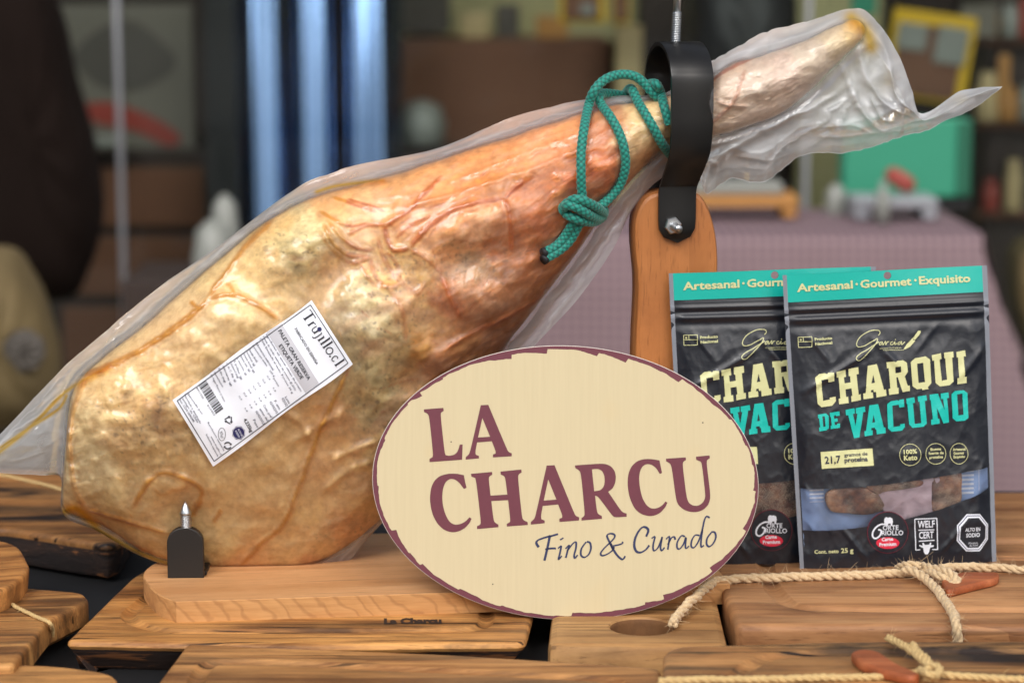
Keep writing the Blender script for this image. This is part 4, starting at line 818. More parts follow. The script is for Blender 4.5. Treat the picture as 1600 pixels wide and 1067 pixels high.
# ================================================================== GREEN CORD
def hc(px, py, off): return hampos(np.array([px], float), np.array([py], float), samp(GFs, np.array([px], float), np.array([py], float)) + off)[0]
M_cord = NT('green_braided_cord'); k = M_cord
k.done(k.princ(Base_Color=k.mix(k.attr('braid'), L3(4, 46, 44), L3(28, 142, 126)), Roughness=.55, Sheen_Weight=.25, Specular_IOR_Level=.4)); M_cord = k.m
CR = .00335
def cordtube(name, ctrl, parent, r=CR):
    C = catmull(ctrl, 400); L = np.linalg.norm(np.diff(C, axis=0), axis=1).sum(); m = int(L / .00042); C = resample(C, m); nc = 32; st = .00042
    pitch = .0078; nst = 8
    i = np.arange(m)[:, None]; a = np.linspace(0, 2 * math.pi, nc, endpoint=False)[None, :]
    p = i * st / pitch * 2 * math.pi
    u1 = (a * nst / 2 + p * nst / 4) / (2 * math.pi); u2 = (a * nst / 2 - p * nst / 4) / (2 * math.pi)
    f1 = np.abs(u1 - np.round(u1)) * 2; f2 = np.abs(u2 - np.round(u2)) * 2
    bump_ = np.maximum((1 - f1 ** 2), 0) ** .5 * np.maximum((1 - f2 ** 2), 0) ** .5
    o = tube(name, C, r, nc, None, M_cord, None, lambda ii, aa: .86 + .17 * bump_)
    fattr(o, 'braid', np.clip(.02 + 1.25 * bump_ ** 1.2, 0, 1).ravel()); keep(o, parent); return o
cord = empty('braided_rope', hc(912, 325, .004)); tag(cord, 'green braided cord looped and knotted around the ham shank', 'rope')
zr = .0038
loopA = [hc(914, 330, .010), hc(909, 300, zr + .004), hc(908, 270, zr + .005), hc(908, 240, zr + .005), hc(912, 205, zr + .006), hc(919, 168, zr + .008)] + [np.array(PY(x, y, Y)) for x, y, Y in ((928, 143, 0.054), (945, 125, 0.058), (968, 117, 0.062), (990, 119, 0.062), (1006, 130, 0.062), (1020, 146, 0.062), (1034, 158, 0.066), (1052, 168, 0.082))]
cordtube('loop', loopA, cord)
loopB = [hc(930, 328, .009), hc(950, 312, zr + .003), hc(968, 290, zr + .002), hc(977, 262, zr + .001), hc(975, 232, zr), hc(966, 205, zr), hc(953, 182, zr + .001), hc(941, 166, zr + .003)] + [np.array(PY(x, y, Y)) for x, y, Y in ((936, 154, 0.060), (941, 147, 0.068), (955, 147, 0.076), (975, 151, 0.084), (1000, 165, 0.096))]
cordtube('loop', loopB, cord)
cordtube('loop', [np.array(PY(1012, 134, .078)), np.array(PY(1018, 131, .068)), np.array(PY(1026, 133, .058)), hc(1033, 148, zr + .004), hc(1038, 168, zr + .001), hc(1046, 195, zr)], cord)
cordtube('loop', [np.array(PY(978, 146, .092)), np.array(PY(983, 140, .080)), np.array(PY(988, 141, .068)), hc(997, 160, zr + .002), hc(1008, 178, zr), hc(1021, 200, zr), hc(1034, 224, zr), hc(1050, 245, zr)], cord)
cordtube('loop', [np.array(PY(1070, 262, .095)), np.array(PY(1082, 274, .096)), np.array(PY(1084, 286, .104)), np.array(PY(1078, 292, .115))], cord)
kc = lambda pts: [hc(x, y, d) for x, y, d in pts]
cordtube('knot', kc([(889, 322, .008), (893, 313, .013), (906, 312, .017), (921, 318, .018), (936, 327, .016), (943, 335, .011), (938, 343, .008)]), cord)
cordtube('knot', kc([(881, 325, .008), (888, 321, .014), (902, 325, .018), (917, 334, .019), (931, 341, .017), (940, 339, .010)]), cord)
cordtube('knot', kc([(884, 334, .006), (892, 339, .012), (906, 344, .015), (922, 347, .014), (935, 344, .009), (944, 333, .006), (941, 324, .005)]), cord)
cordtube('knot', kc([(884, 333, .006), (879, 327, .007), (884, 319, .007), (896, 314, .008)]), cord)
t1 = cordtube('tail', kc([(906, 338, .009), (895, 350, .008), (885, 366, .006), (871, 383, .005), (852, 394, .0045)]), cord)
t2 = cordtube('tail', kc([(912, 342, .008), (902, 356, .009), (892, 374, .008), (876, 390, .007), (853, 404, .006)]), cord)
for p0, p1 in (((852, 394, .0045), (847.5, 395.5, .0045)), ((853, 404, .006), (848.5, 406.5, .006))): o = tube('singed_tip', np.array(resample(np.array(kc([p0, p1])), 5)), CR * 1.03, 16, None, M_dark); keep(o, cord)

# ================================================================== OVAL SIGN
SG0 = PZ(890, 967, ZA); slean = R(9); SGN = Vector((0, -math.cos(slean), math.sin(slean))).normalized()
def sgpos(P, off): return PPn(P, SG0, SGN) + off * np.array(SGN)
EC = (883.5, 754); EA, EB = 302, 214
a = np.linspace(0, 2 * math.pi, 300, endpoint=False); rot = R(2.6)
def ell(f=1.0, da=0.0): x = (EA * f - da) * np.cos(a); y = (EB * f - da) * np.sin(a); return np.stack([EC[0] + x * math.cos(rot) - y * math.sin(rot), EC[1] + x * math.sin(rot) + y * math.cos(rot)], 1)
sign = empty('oval_sign', SG0); tag(sign, 'oval cream sign with ragged maroon border reading LA CHARCU Fino & Curado', 'sign')
M_maroon = plain('maroon_print', lin((104, 46, 60)), .55, .14, 260); M_ink = plain('navy_ink', lin((38, 46, 86)), .55, .15, 60)
k = NT('cream_print'); v = k.coord('Object'); g = k.noise(k.coord('Object', (170, 20, 5)), 3, 4, .6); sp_ = k.noise(v, 55, 2, .5)
cc1 = k.mix(g, L3(199, 184, 148), L3(210, 196, 160)); cc1 = k.mix(k.math('MULTIPLY', k.ramp(k.noise(v, 14, 2, .5), [(.62, (0, 0, 0)), (.70, (1, 1, 1))]), .22), cc1, L3(212, 182, 128))
M_cream = k.done(k.princ(Base_Color=cc1, Roughness=.5, Specular_IOR_Level=.35, Normal=k.bump(k.noise(v, 900, 2, .5), .08, .0003)))
M_edge = plain('white_card_edge', lin((222, 214, 204)), .7, .08, 80)
th = .0042; Eo = ell(); Vb = np.vstack([sgpos(Eo, -th), sgpos(Eo, -.0003), sgpos(ell(1, .5), 0)]); n = len(a)
o = mesh('backing_board', Vb, gridfaces(3, n, True).tolist() + [list(range(2 * n, 3 * n)), list(range(n))[::-1]], None, M_edge, False); keep(o, sign)
# maroon border is the printed ground, the cream field lies on it with a torn outline
o = mesh('border_print', sgpos(ell(1, .9), .00022), [list(range(n))], None, M_maroon, False); keep(o, sign)
nf = 900; a = np.linspace(0, 2 * math.pi, nf, endpoint=False)
dd = 7.2 + 4.0 * (fbm(a * 4.0, a * 0 + 1, 81, 3) - .5) * 2; saw = np.zeros(nf); r_ = random.Random(5); p = 0.0
while p < 6.28:
    L_ = r_.uniform(.10, .42); h_ = r_.uniform(1, 7.5); m = (a >= p) & (a < p + L_); saw[m] = h_ * ((a[m] - p) / L_) ** 1.6; p += L_
dd = np.clip(dd + saw - 2 + 2.2 * (fbm(a * 30, a * 0, 83, 2) - .5), 3.5, 22); x = (EA - dd) * np.cos(a); y = (EB - dd) * np.sin(a)
fld = np.stack([EC[0] + x * math.cos(rot) - y * math.sin(rot), EC[1] + x * math.sin(rot) + y * math.cos(rot)], 1)
o = mesh('cream_field', sgpos(fld, .00042), [list(range(nf))], None, M_cream, False); keep(o, sign)
def z1(p): return fromzoom(p, 640, 600, 4.268)
def z2(p): return fromzoom(p, 880, 690, 6.4)
LL = [(95, 168), (225, 158), (228, 178), (212, 187), (206, 202), (233, 450), (240, 472), (262, 478), (300, 470), (322, 447), (335, 402), (354, 402), (350, 503), (133, 519), (133, 498), (152, 488), (158, 474), (132, 225), (122, 197), (97, 186)]
A1 = [(475, 140), (525, 138), (648, 430), (660, 452), (682, 461), (680, 480), (556, 488), (556, 468), (573, 462), (575, 448), (548, 380), (450, 388), (438, 450), (442, 470), (462, 478), (463, 494), (374, 502), (374, 485), (395, 470), (405, 445)]; A1h = [(485, 225), (537, 350), (456, 355)]
sc2 = lambda P: [(808 + (x - 374) * 1.049, 935 + (y - 502) * 1.082 - (x - 374) * .012) for x, y in P]
C1 = [(380, 690), (362, 697), (335, 660), (305, 635), (272, 629), (240, 650), (222, 695), (217, 750), (222, 810), (240, 872), (268, 920), (302, 937), (340, 932), (375, 913), (400, 886), (413, 896), (400, 925), (370, 958), (330, 980), (285, 988), (232, 973), (190, 935), (160, 885), (142, 825), (135, 760), (143, 690), (165, 643), (200, 612), (250, 597), (310, 595), (362, 606), (370, 650)]
H1 = [(410, 597), (550, 584), (551, 603), (532, 614), (527, 630), (540, 742), (652, 735), (639, 632), (632, 612), (608, 602), (606, 582), (745, 568), (747, 588), (727, 600), (722, 620), (748, 875), (757, 905), (787, 918), (788, 937), (648, 948), (648, 930), (668, 920), (672, 905), (657, 772), (545, 778), (558, 890), (566, 920), (592, 935), (592, 952), (450, 965), (450, 945), (471, 936), (476, 918), (446, 660), (438, 625), (412, 615)]
RR = [(117, 235), (370, 217), (430, 222), (480, 245), (515, 290), (527, 350), (520, 410), (495, 465), (450, 499), (572, 680), (600, 706), (632, 715), (635, 747), (520, 755), (490, 738), (352, 548), (318, 537), (336, 690), (350, 722), (385, 738), (387, 768), (183, 785), (183, 760), (210, 742), (216, 715), (178, 320), (160, 285), (120, 262)]; RRh = [(287, 275), (345, 268), (388, 288), (411, 335), (416, 400), (405, 450), (370, 485), (310, 493)]
C2 = [(988, 310), (965, 320), (930, 262), (885, 228), (838, 220), (795, 240), (768, 290), (757, 360), (766, 460), (790, 560), (830, 630), (870, 662), (910, 668), (960, 655), (1000, 625), (1022, 595), (1042, 607), (1020, 655), (970, 710), (910, 738), (850, 742), (780, 722), (720, 675), (680, 600), (655, 520), (642, 420), (650, 320), (680, 248), (730, 198), (790, 174), (870, 170), (962, 185), (972, 235)]
UU = [(1027, 168), (1225, 155), (1227, 182), (1202, 196), (1192, 225), (1232, 550), (1255, 610), (1300, 638), (1350, 638), (1395, 610), (1418, 565), (1420, 520), (1388, 230), (1375, 195), (1330, 180), (1328, 148), (1463, 135), (1465, 165), (1440, 178), (1432, 210), (1468, 490), (1470, 570), (1450, 630), (1400, 680), (1335, 702), (1265, 700), (1200, 675), (1150, 630), (1127, 575), (1087, 265), (1070, 215), (1030, 195)]
for loops in ([z1(LL)], [z1(A1), z1(A1h)], [z1(C1)], [z1(H1)], [z1(sc2(A1)), z1(sc2(A1h))], [z2(RR), z2(RRh)], [z2(C2)], [z2(UU)]):
    loops = [roundpoly(l) for l in loops]; V, F = Print2D().poly(*loops).data()
    # a lighter hairline round each letter, as printed
    o = mesh('letter', sgpos(V, .00062), F, None, M_maroon, False); keep(o, sign)
def z3(p): return fromzoom(p, 820, 790, 5.161)
scr = Print2D()
for pts, w in [([(112, 332), (93, 298), (108, 275), (160, 255), (220, 240), (268, 226)], 20), ([(203, 235), (182, 340), (158, 440)], 21), ([(165, 350), (205, 342), (250, 342)], 18), ([(268, 342), (292, 325), (283, 380), (272, 430), (298, 402)], 16), ([(284, 273), (312, 257)], 17), ([(328, 345), (356, 318), (344, 365), (330, 418)], 16), ([(340, 365), (385, 305), (412, 293), (412, 340), (398, 395), (404, 420), (426, 395)], 16),
               ([(495, 290), (458, 340), (452, 392), (478, 414), (515, 390), (533, 340), (525, 297), (500, 288)], 16), ([(712, 352), (680, 285), (662, 238), (690, 222), (722, 232), (716, 265), (645, 335), (612, 378), (622, 400), (660, 390), (702, 362), (722, 330)], 16), ([(690, 300), (735, 385), (785, 430), (810, 403)], 17), ([(712, 322), (778, 306), (790, 288)], 16), ([(978, 246), (996, 200), (982, 176), (952, 170), (920, 200), (890, 260), (882, 322), (900, 366), (935, 374), (978, 350), (1003, 316)], 20),
               ([(1022, 262), (1048, 248), (1034, 318), (1040, 360), (1072, 338), (1102, 268), (1108, 248)], 15), ([(1106, 258), (1094, 330), (1104, 360), (1126, 334)], 15), ([(1138, 268), (1166, 250), (1152, 352)], 15), ([(1152, 312), (1182, 258), (1204, 250), (1213, 272)], 15), ([(1290, 248), (1262, 240), (1230, 290), (1228, 335), (1248, 346), (1280, 305), (1300, 250), (1294, 320), (1302, 342), (1324, 322)], 15),
               ([(1408, 238), (1372, 236), (1345, 280), (1342, 325), (1366, 334), (1402, 280), (1430, 195), (1446, 120), (1464, 84), (1490, 96)], 15), ([(1432, 190), (1420, 290), (1424, 330), (1444, 316)], 15), ([(1503, 214), (1470, 260), (1466, 308), (1488, 327), (1520, 300), (1540, 250), (1530, 212), (1503, 210)], 16)]:
    scr.pen(z3(pts), w / 5.161 * 1.05, 30, -35, .55)
V, F = scr.data(); o = mesh('script_text', sgpos(V, .00068), F, None, M_ink, False); keep(o, sign)
for x, y in ((770, 912), (1098, 660), (705, 690)):
    V, F = Print2D().disc((x, y), 1.0, n=8).data(); o = mesh('ink_speck', sgpos(V, .0007), F, None, M_black_ink, False); keep(o, sign)

# ================================================================== JERKY POUCHES
ZH = .035
PBL, PBR = PZ(1250, 888, ZH), PZ(1557, 877, ZH)
pex = (PBR - PBL).normalized(); plean = R(2.5)
pup = Vector((-pex.y * math.sin(plean) * 1.0, pex.x * math.sin(plean), math.cos(plean))); pn = pex.cross(pup).normalized()   # towards the camera
PQ = np.array([(1250, 888), (1557, 877), (1543, 415), (1222, 430)], float)      # BL BR TR TL
PM = Matrix((pex.to_4d(), pup.to_4d(), pn.to_4d(), Vector((0, 0, 0, 1)))); PM = Matrix([list(pex) + [0], list(pup) + [0], list(pn) + [0], [0, 0, 0, 1]]).transposed(); PM.translation = PBL
PMi = np.array(PM.inverted())
def uv2px(u, v): u = u[:, None]; v = v[:, None]; return (PQ[0] * (1 - u) + PQ[1] * u) * (1 - v) + (PQ[3] * (1 - u) + PQ[2] * u) * v
def px2uv(P):
    P = np.asarray(P, float); u = np.full(len(P), .5); v = np.full(len(P), .5)
    for _ in range(8):
        e = uv2px(u, v) - P; du = (PQ[1] - PQ[0]) * (1 - v)[:, None] + (PQ[2] - PQ[3]) * v[:, None]; dv = (PQ[3] - PQ[0]) * (1 - u)[:, None] + (PQ[2] - PQ[1]) * u[:, None]
        det = du[:, 0] * dv[:, 1] - du[:, 1] * dv[:, 0]; u = u - (e[:, 0] * dv[:, 1] - e[:, 1] * dv[:, 0]) / det; v = v - (du[:, 0] * e[:, 1] - du[:, 1] * e[:, 0]) / det
    return u, v
def ph(u, v):
    uu = np.clip(u, 0, 1); e = np.clip(np.minimum(uu, 1 - uu) / .10, 0, 1); e = e * e * (3 - 2 * e)
    vb = np.interp(v, [0, .04, .15, .3, .5, .7, .82, .88, 1], [4, 5, 6.5, 7.2, 6.5, 4.5, 2.0, 1.0, .6])
    h = vb * (e * .75 + .25 * np.sin(np.pi * uu)) * np.where(v > .9, .6, 1)
    zm = np.clip(e + .3, 0, 1)
    h = h + zm * (1.15 * np.exp(-((v - .880) / .0075) ** 2) + 1.35 * np.exp(-((v - .846) / .010) ** 2) - .7 * np.exp(-((v - .863) / .007) ** 2) - .8 * np.exp(-((v - .822) / .012) ** 2))
    body = np.clip((.84 - v) / .06, 0, 1) * np.clip(np.minimum(uu, 1 - uu) / .05, 0, 1)
    h = h + body * (2.4 * (fbm(u * 4 + v * 2, v * 5 - u * 2, 91, 3, True) - .55) + 1.0 * (fbm(u * 11 + v * 3, v * 9 - u * 4, 93, 3, True) - .5) + 1.6 * (fbm(u * 2.2, v * 3, 95, 2) - .5))
    for (u0, v0, u1, v1, w, m) in [(.42, .78, .55, .66, .02, 1.6), (.06, .60, .42, .74, .016, 1.5), (.98, .74, .82, .62, .02, 1.6), (.03, .30, .16, .12, .014, 1.5), (.20, .15, .34, .02, .014, 1.3), (.70, .04, .86, .16, .014, 1.2), (.1, .80, .2, .70, .016, 1.2), (.75, .82, .62, .72, .016, 1.0), (.95, .35, .85, .20, .015, 1.0)]:
        d, s = segdist(np.asarray(u, float), np.asarray(v, float) * 1.4, [(u0, v0 * 1.4), (u1, v1 * 1.4)]); h = h + body * m * np.exp(-(d / w) ** 2) * np.clip(np.minimum(s, 1 - s) * 4 + .2, 0, 1)
    h = h + 2.2 * np.sin(u * 5.2 + .6) * np.clip((v - .86) / .14, 0, 1)      # wavy header
    return h * 1e-3
def ploc(P, off):       # photo position -> pouch-local coordinates on the bulging front
    P = np.asarray(P, float); W = PPn(P, PBL, pn); u, v = px2uv(P); L = np.c_[W, np.ones(len(W))] @ PMi.T; L = L[:, :3]; L[:, 2] += ph(u, v) + off; return L
nu, nv = 190, 280; U_, V_ = np.meshgrid(np.linspace(0, 1, nu), np.linspace(0, 1, nv)); uf, vf = U_.ravel(), V_.ravel(); FP = uv2px(uf, vf)
top_b = np.interp(FP[:, 0], [1200, 1249, 1310, 1380, 1460, 1546, 1580], [763, 762, 760.5, 754, 743, 728, 722]); bot_b = np.interp(FP[:, 0], [1200, 1252, 1300, 1352, 1410, 1460, 1510, 1546, 1580], [829, 828, 826, 820, 808, 794, 776, 760, 745])
sd_w = np.minimum(FP[:, 1] - top_b, bot_b - FP[:, 1]); sd_w = np.minimum(sd_w, (np.minimum(uf - .016, .975 - uf)) * 320)
hdr_b = 472.5 + (FP[:, 0] - 1230) * (456 - 472.5) / 308
sd_h = hdr_b - FP[:, 1]; sd_s = np.maximum(.020 - uf, uf - .976) * 320; sd_o = 6.0 - np.hypot(FP[:, 0] - 1386.5, FP[:, 1] - 430.5)
k = NT('pouch_front'); v = k.coord('Object')
step = lambda a: k.math('GREATER_THAN', a, 0.0)
bmp = k.bump(k.noise(v, 900, 2, .5), .05, .0002, k.bump(k.noise(v, 60, 4, .6, .6), .22, .0015))
ccol = k.mix(step(k.attr('header')), (.007, .010, .018, 1), L3(0, 178, 164))
body = k.princ(Base_Color=ccol, Roughness=k.math('ADD', .34, k.math('MULTIPLY', k.noise(v, 40, 3), .12)), Normal=bmp, Specular_IOR_Level=.6, Coat_Weight=.3, Coat_Roughness=.14, Coat_Normal=bmp)
fr = k.n('Fresnel'); fr.inputs[0].default_value = 1.5; k.set(fr.inputs['Normal'], bmp); gl = k.n('BsdfGlossy'); gl.inputs['Roughness'].default_value = .12; k.set(gl.inputs['Normal'], bmp)
tr = k.n('BsdfTransparent'); tr.inputs[0].default_value = (.93, .95, .98, 1); dfw = k.n('BsdfDiffuse'); dfw.inputs[0].default_value = (.7, .74, .85, 1)
win = k.mixs(fr.outputs[0], k.mixs(.035, tr.outputs[0], dfw.outputs[0]), gl.outputs[0])
seam = k.mixs(.55, tr.outputs[0], k.princ(Base_Color=(.42, .45, .52, 1), Roughness=.35))
hole = k.n('BsdfTransparent')
sh = k.mixs(step(k.attr('window')), body, win); sh = k.mixs(step(k.attr('seam')), sh, seam); sh = k.mixs(step(k.attr('hole')), sh, hole.outputs[0])
M_pouch = k.done(sh)
k = NT('pouch_back'); sh = k.princ(Base_Color=(.012, .016, .026, 1), Roughness=.4); hole = k.n('BsdfTransparent')
M_pback = k.done(k.mixs(k.math('GREATER_THAN', k.attr('hole'), 0.0), sh, hole.outputs[0]))
M_liner = plain('pouch_inner_liner', lin((152, 178, 222)), .5, .08, 30); M_lime = plain('pale_lime_print', lin((212, 212, 158)), .4, .04, 50); M_teal = plain('teal_print', lin((14, 186, 174)), .4, .04, 50); M_white = plain('white_print', lin((226, 230, 240)), .45, .03, 50)
M_pnavy = plain('dark_navy_print', lin((30, 34, 66)), .45, .1, 50); M_red = plain('red_print', lin((212, 40, 66)), .4, .06, 50); M_darkdisc = plain('dark_disc_print', (.012, .014, .022, 1), .4, .1, 50); M_maroon2 = plain('maroon_ring_print', lin((108, 30, 48)), .45, .1, 50); M_blue = plain('blue_octagon_print', lin((20, 34, 84)), .4, .1, 50)
def build_pouch():
    root = empty('jerky_pouch'); root.matrix_world = PM
    def add(name, V, F, mat, smooth=True, parent=root):
        o = mesh(name, V, F, None, mat, smooth); o.parent = parent; return o
    f = add('front_film', ploc(FP, 0), gridfaces(nv, nu).tolist(), M_pouch)
    for nme, arr in (('window', sd_w), ('header', sd_h), ('seam', sd_s), ('hole', sd_o)): fattr(f, nme, arr)
    L = ploc(FP, 0); hb = np.interp(vf, [0, .1, .4, .8, .86, 1], [4, 4, 3.5, 1.2, .4, .3]) * 1e-3 * np.sin(np.pi * uf) ** .6; Bk = L.copy(); Bk[:, 2] = Bk[:, 2] - ph(uf, vf) - hb
    Bk[:, 2] += 2.2e-3 * np.sin(uf * 5.2 + .6) * np.clip((vf - .86) / .14, 0, 1)
    b_ = add('back_film', Bk, gridfaces(nv, nu).tolist(), M_pback); fattr(b_, 'hole', sd_o)
    sel = (vf < .45) & (vf > .02) & (uf > .022) & (uf < .972); idx = -np.ones(len(vf), int); idx[sel] = np.arange(sel.sum()); G = gridfaces(nv, nu); G = idx[G]; G = G[(G >= 0).all(1)]
    Ln = Bk[sel].copy(); Ln[:, 2] += .0012; add('inner_liner', Ln, G.tolist(), M_liner)
    gs = add('bottom_gusset', np.vstack([L[:nu], Bk[:nu]]), [[i, i + 1, nu + i + 1, nu + i] for i in range(nu - 1)], M_pback)
    def pr(name, p, mat, off=.00022, ml=5):
        V, F = p.data(ml); return add(name, ploc(V, off + .0003), F, mat, False)
    z5 = lambda p: fromzoom(p, 1230, 410, 5.0); z6 = lambda p: fromzoom(p, 1240, 690, 5.0); z4 = lambda p: fromzoom(p, 1260, 540, 6.154)
    g5 = lambda x, y: (1230 + x / 5, 410 + y / 5); g6 = lambda x, y: (1240 + x / 5, 690 + y / 5)
    p = Print2D(); p.text('Artesanal', g5(72, 228), g5(508, 200), 11.8, .028).text('Gourmet', g5(566, 198), g5(972, 176), 11.8, .028).text('Exquisito', g5(1032, 172), g5(1434, 152), 11.8, .028).disc(g5(537, 168), 1.9, n=14).disc(g5(1002, 140), 1.9, n=14); pr('header_text', p, M_lime)
    p = Print2D(); fl = [g5(78, 582), g5(182, 576), g5(182, 655), g5(82, 661)]
    for i in range(4): p.stroke([fl[i], fl[(i + 1) % 4]], .9, 2, False, False)
    p.stroke([g5(80, 618), g5(182, 613)], .9, 2, False, False).stroke([g5(116, 580), g5(118, 616)], .9, 2, False, False).disc(g5(98, 602), 1.5, n=10).text('Producto', g5(204, 606), g5(342, 596), 4.0, .028).text('Nacional', g5(206, 642), g5(342, 632), 4.0, .028); pr('origin_mark', p, M_lime)
    p = Print2D(); p.stroke(z5([(700, 566), (715, 548), (708, 530), (680, 525), (635, 532), (580, 562), (545, 598), (530, 635), (545, 655), (590, 645), (645, 615), (692, 590), (668, 640), (612, 700), (562, 750), (532, 757), (522, 738), (555, 706), (620, 668), (672, 632), (700, 612)]), 1.15, 90)
    p.stroke(z5([(722, 614), (704, 622), (702, 638), (718, 630), (728, 612), (730, 638), (748, 618), (756, 612), (754, 638), (770, 616), (782, 614)]), 1.1, 50).stroke(z5([(812, 614), (796, 620), (794, 636), (812, 634), (828, 614), (826, 636), (844, 626)]), 1.1, 34).stroke(z5([(872, 614), (854, 622), (852, 636), (868, 630), (880, 612), (880, 636), (906, 614)]), 1.1, 34).disc(g5(832, 598), .8, n=8)
    p.poly(z5([(1012, 530), (1028, 528), (1034, 542), (1012, 572), (985, 600), (972, 596), (984, 566)])); p.poly(z5([(980, 572), (968, 600), (988, 606), (945, 652), (905, 672), (892, 672), (920, 632)])); p.stroke([g5(728, 678), g5(896, 678)], .6, 2, False, False).text('CHARCUTERIA', g5(704, 670), g5(878, 666), 1.9, .0); pr('brand_script', p, M_lime)
    LT = dict(
     C=[[(65, 300), (105, 265), (160, 255), (178, 266), (190, 250), (238, 247), (245, 330), (190, 342), (183, 308), (122, 320), (140, 520), (205, 505), (200, 490), (258, 478), (262, 520), (225, 565), (125, 580), (88, 550)]],
     H=[[(262, 240), (355, 222), (362, 290), (340, 295), (347, 352), (405, 343), (400, 283), (388, 285), (385, 215), (478, 198), (484, 262), (462, 268), (480, 460), (500, 456), (503, 512), (412, 530), (408, 475), (420, 470), (412, 400), (355, 410), (362, 484), (380, 480), (384, 540), (292, 552), (288, 500), (305, 496), (288, 295), (268, 298)]],
     A=[[(568, 185), (655, 167), (720, 412), (740, 410), (745, 468), (650, 487), (645, 432), (625, 435), (620, 412), (597, 417), (597, 440), (615, 438), (620, 490), (528, 505), (525, 450), (548, 445)], [(620, 270), (637, 345), (603, 352)]],
     R=[[(745, 150), (815, 140), (830, 148), (845, 135), (905, 130), (942, 155), (950, 240), (920, 285), (950, 375), (970, 372), (972, 425), (900, 435), (855, 292), (840, 295), (850, 395), (862, 393), (862, 450), (772, 462), (765, 405), (783, 400), (765, 205), (750, 208)], [(828, 195), (880, 187), (886, 245), (832, 255)]],
     Q=[[(978, 150), (1020, 112), (1125, 95), (1168, 125), (1180, 350), (1145, 390), (1152, 408), (1090, 416), (1085, 402), (1040, 410), (998, 380)], [(1040, 165), (1100, 155), (1118, 340), (1055, 348)]],
     U=[[(1185, 85), (1275, 65), (1280, 120), (1262, 125), (1280, 328), (1330, 318), (1318, 115), (1308, 117), (1305, 62), (1395, 50), (1398, 105), (1383, 108), (1392, 335), (1355, 370), (1260, 382), (1220, 350), (1208, 135), (1190, 138)]],
     I=[[(1425, 55), (1508, 38), (1515, 95), (1495, 98), (1500, 293), (1518, 290), (1520, 350), (1430, 362), (1428, 305), (1445, 300), (1440, 105), (1427, 108)]])
    LV = dict(
     D=[[(90, 652), (165, 638), (188, 660), (192, 780), (165, 800), (100, 810), (98, 775), (108, 770), (100, 685), (92, 687)], [(130, 668), (153, 664), (158, 762), (137, 766)]],
     E=[[(200, 632), (295, 618), (298, 660), (262, 665), (260, 655), (240, 658), (242, 690), (275, 685), (277, 715), (245, 720), (250, 750), (272, 747), (270, 737), (297, 732), (298, 775), (208, 788), (207, 755), (218, 752), (210, 670), (202, 672)]],
     V=[[(352, 605), (440, 590), (445, 640), (425, 645), (450, 760), (468, 640), (455, 642), (452, 590), (540, 573), (545, 625), (525, 628), (487, 868), (435, 877), (378, 655), (357, 658)]],
     A=[[(582, 562), (665, 550), (715, 772), (730, 770), (733, 825), (650, 838), (645, 790), (635, 790), (632, 773), (600, 778), (597, 800), (610, 797), (612, 845), (535, 858), (535, 810), (550, 805)], [(620, 650), (636, 722), (608, 728)]],
     C=[[(750, 550), (785, 522), (850, 512), (862, 520), (868, 508), (910, 503), (915, 575), (868, 583), (862, 555), (800, 565), (808, 768), (878, 757), (872, 742), (918, 735), (920, 770), (890, 803), (790, 812), (755, 780)]],
     U=[[(935, 498), (1012, 485), (1020, 535), (1000, 540), (1015, 740), (1075, 730), (1062, 525), (1050, 528), (1045, 478), (1128, 465), (1135, 515), (1112, 520), (1130, 735), (1095, 765), (995, 777), (962, 745), (945, 548), (938, 548)]],
     N=[[(1160, 460), (1240, 450), (1300, 610), (1288, 500), (1268, 503), (1265, 450), (1340, 438), (1343, 490), (1325, 493), (1345, 725), (1290, 735), (1225, 580), (1235, 690), (1250, 688), (1253, 735), (1172, 748), (1170, 698), (1188, 695), (1170, 510), (1162, 512)]],
     O=[[(1368, 455), (1405, 425), (1490, 418), (1525, 445), (1530, 680), (1495, 708), (1415, 715), (1380, 685)], [(1425, 458), (1476, 450), (1483, 652), (1434, 658)]])
    for ltr in LT.values(): pr('letter', Print2D().poly(*[z4(l) for l in ltr]), M_lime)
    for ltr in LV.values(): pr('letter', Print2D().poly(*[z4(l) for l in ltr]), M_teal)
    pr('protein_panel', Print2D().poly(z6([(190, 68), (594, 40), (602, 172), (200, 199)])), M_lime)
    p = Print2D(); p.text('21,7', g6(224, 160), g6(346, 150), 11, .02).text('gramos de', g6(374, 104), g6(556, 92), 5.2, .018).text('proteína', g6(376, 148), g6(556, 136), 6.8, .03); pr('protein_text', p, M_pnavy, .0005)
    p = Print2D(); p.ring(g6(885, 88), 16.6, .8).ring(g6(1087, 82), 16, .8).ring(g6(1270, 82), 14, .8, 40, 16)
    p.text('100%', g6(834, 82), g6(938, 76), 6.4, .03).text('Keto', g6(836, 132), g6(940, 126), 7.6, .03)
    for t, x0, x1, y in (('Buena', 1046, 1130, 58), ('fuente de', 1030, 1150, 88), ('proteína', 1036, 1144, 120), ('Artesanal', 1222, 1322, 60), ('Gourmet', 1228, 1310, 90), ('Exquisito', 1228, 1318, 118)): p.text(t, g6(x0, y), g6(x1, y - 5), 4.0, .028)
    pr('claims', p, M_lime); pr('net_weight', Print2D().text('Cont. neto', g6(154, 866), g6(338, 856), 5.4, .018).text('25 g', g6(356, 856), g6(448, 850), 7.0, .02), M_lime)
    pr('seal_rim', Print2D().disc(g6(714, 694), 31.8, 33), M_maroon2, .0003); pr('seal_disc', Print2D().disc(g6(714, 694), 30.8, 32), M_darkdisc, .0005)
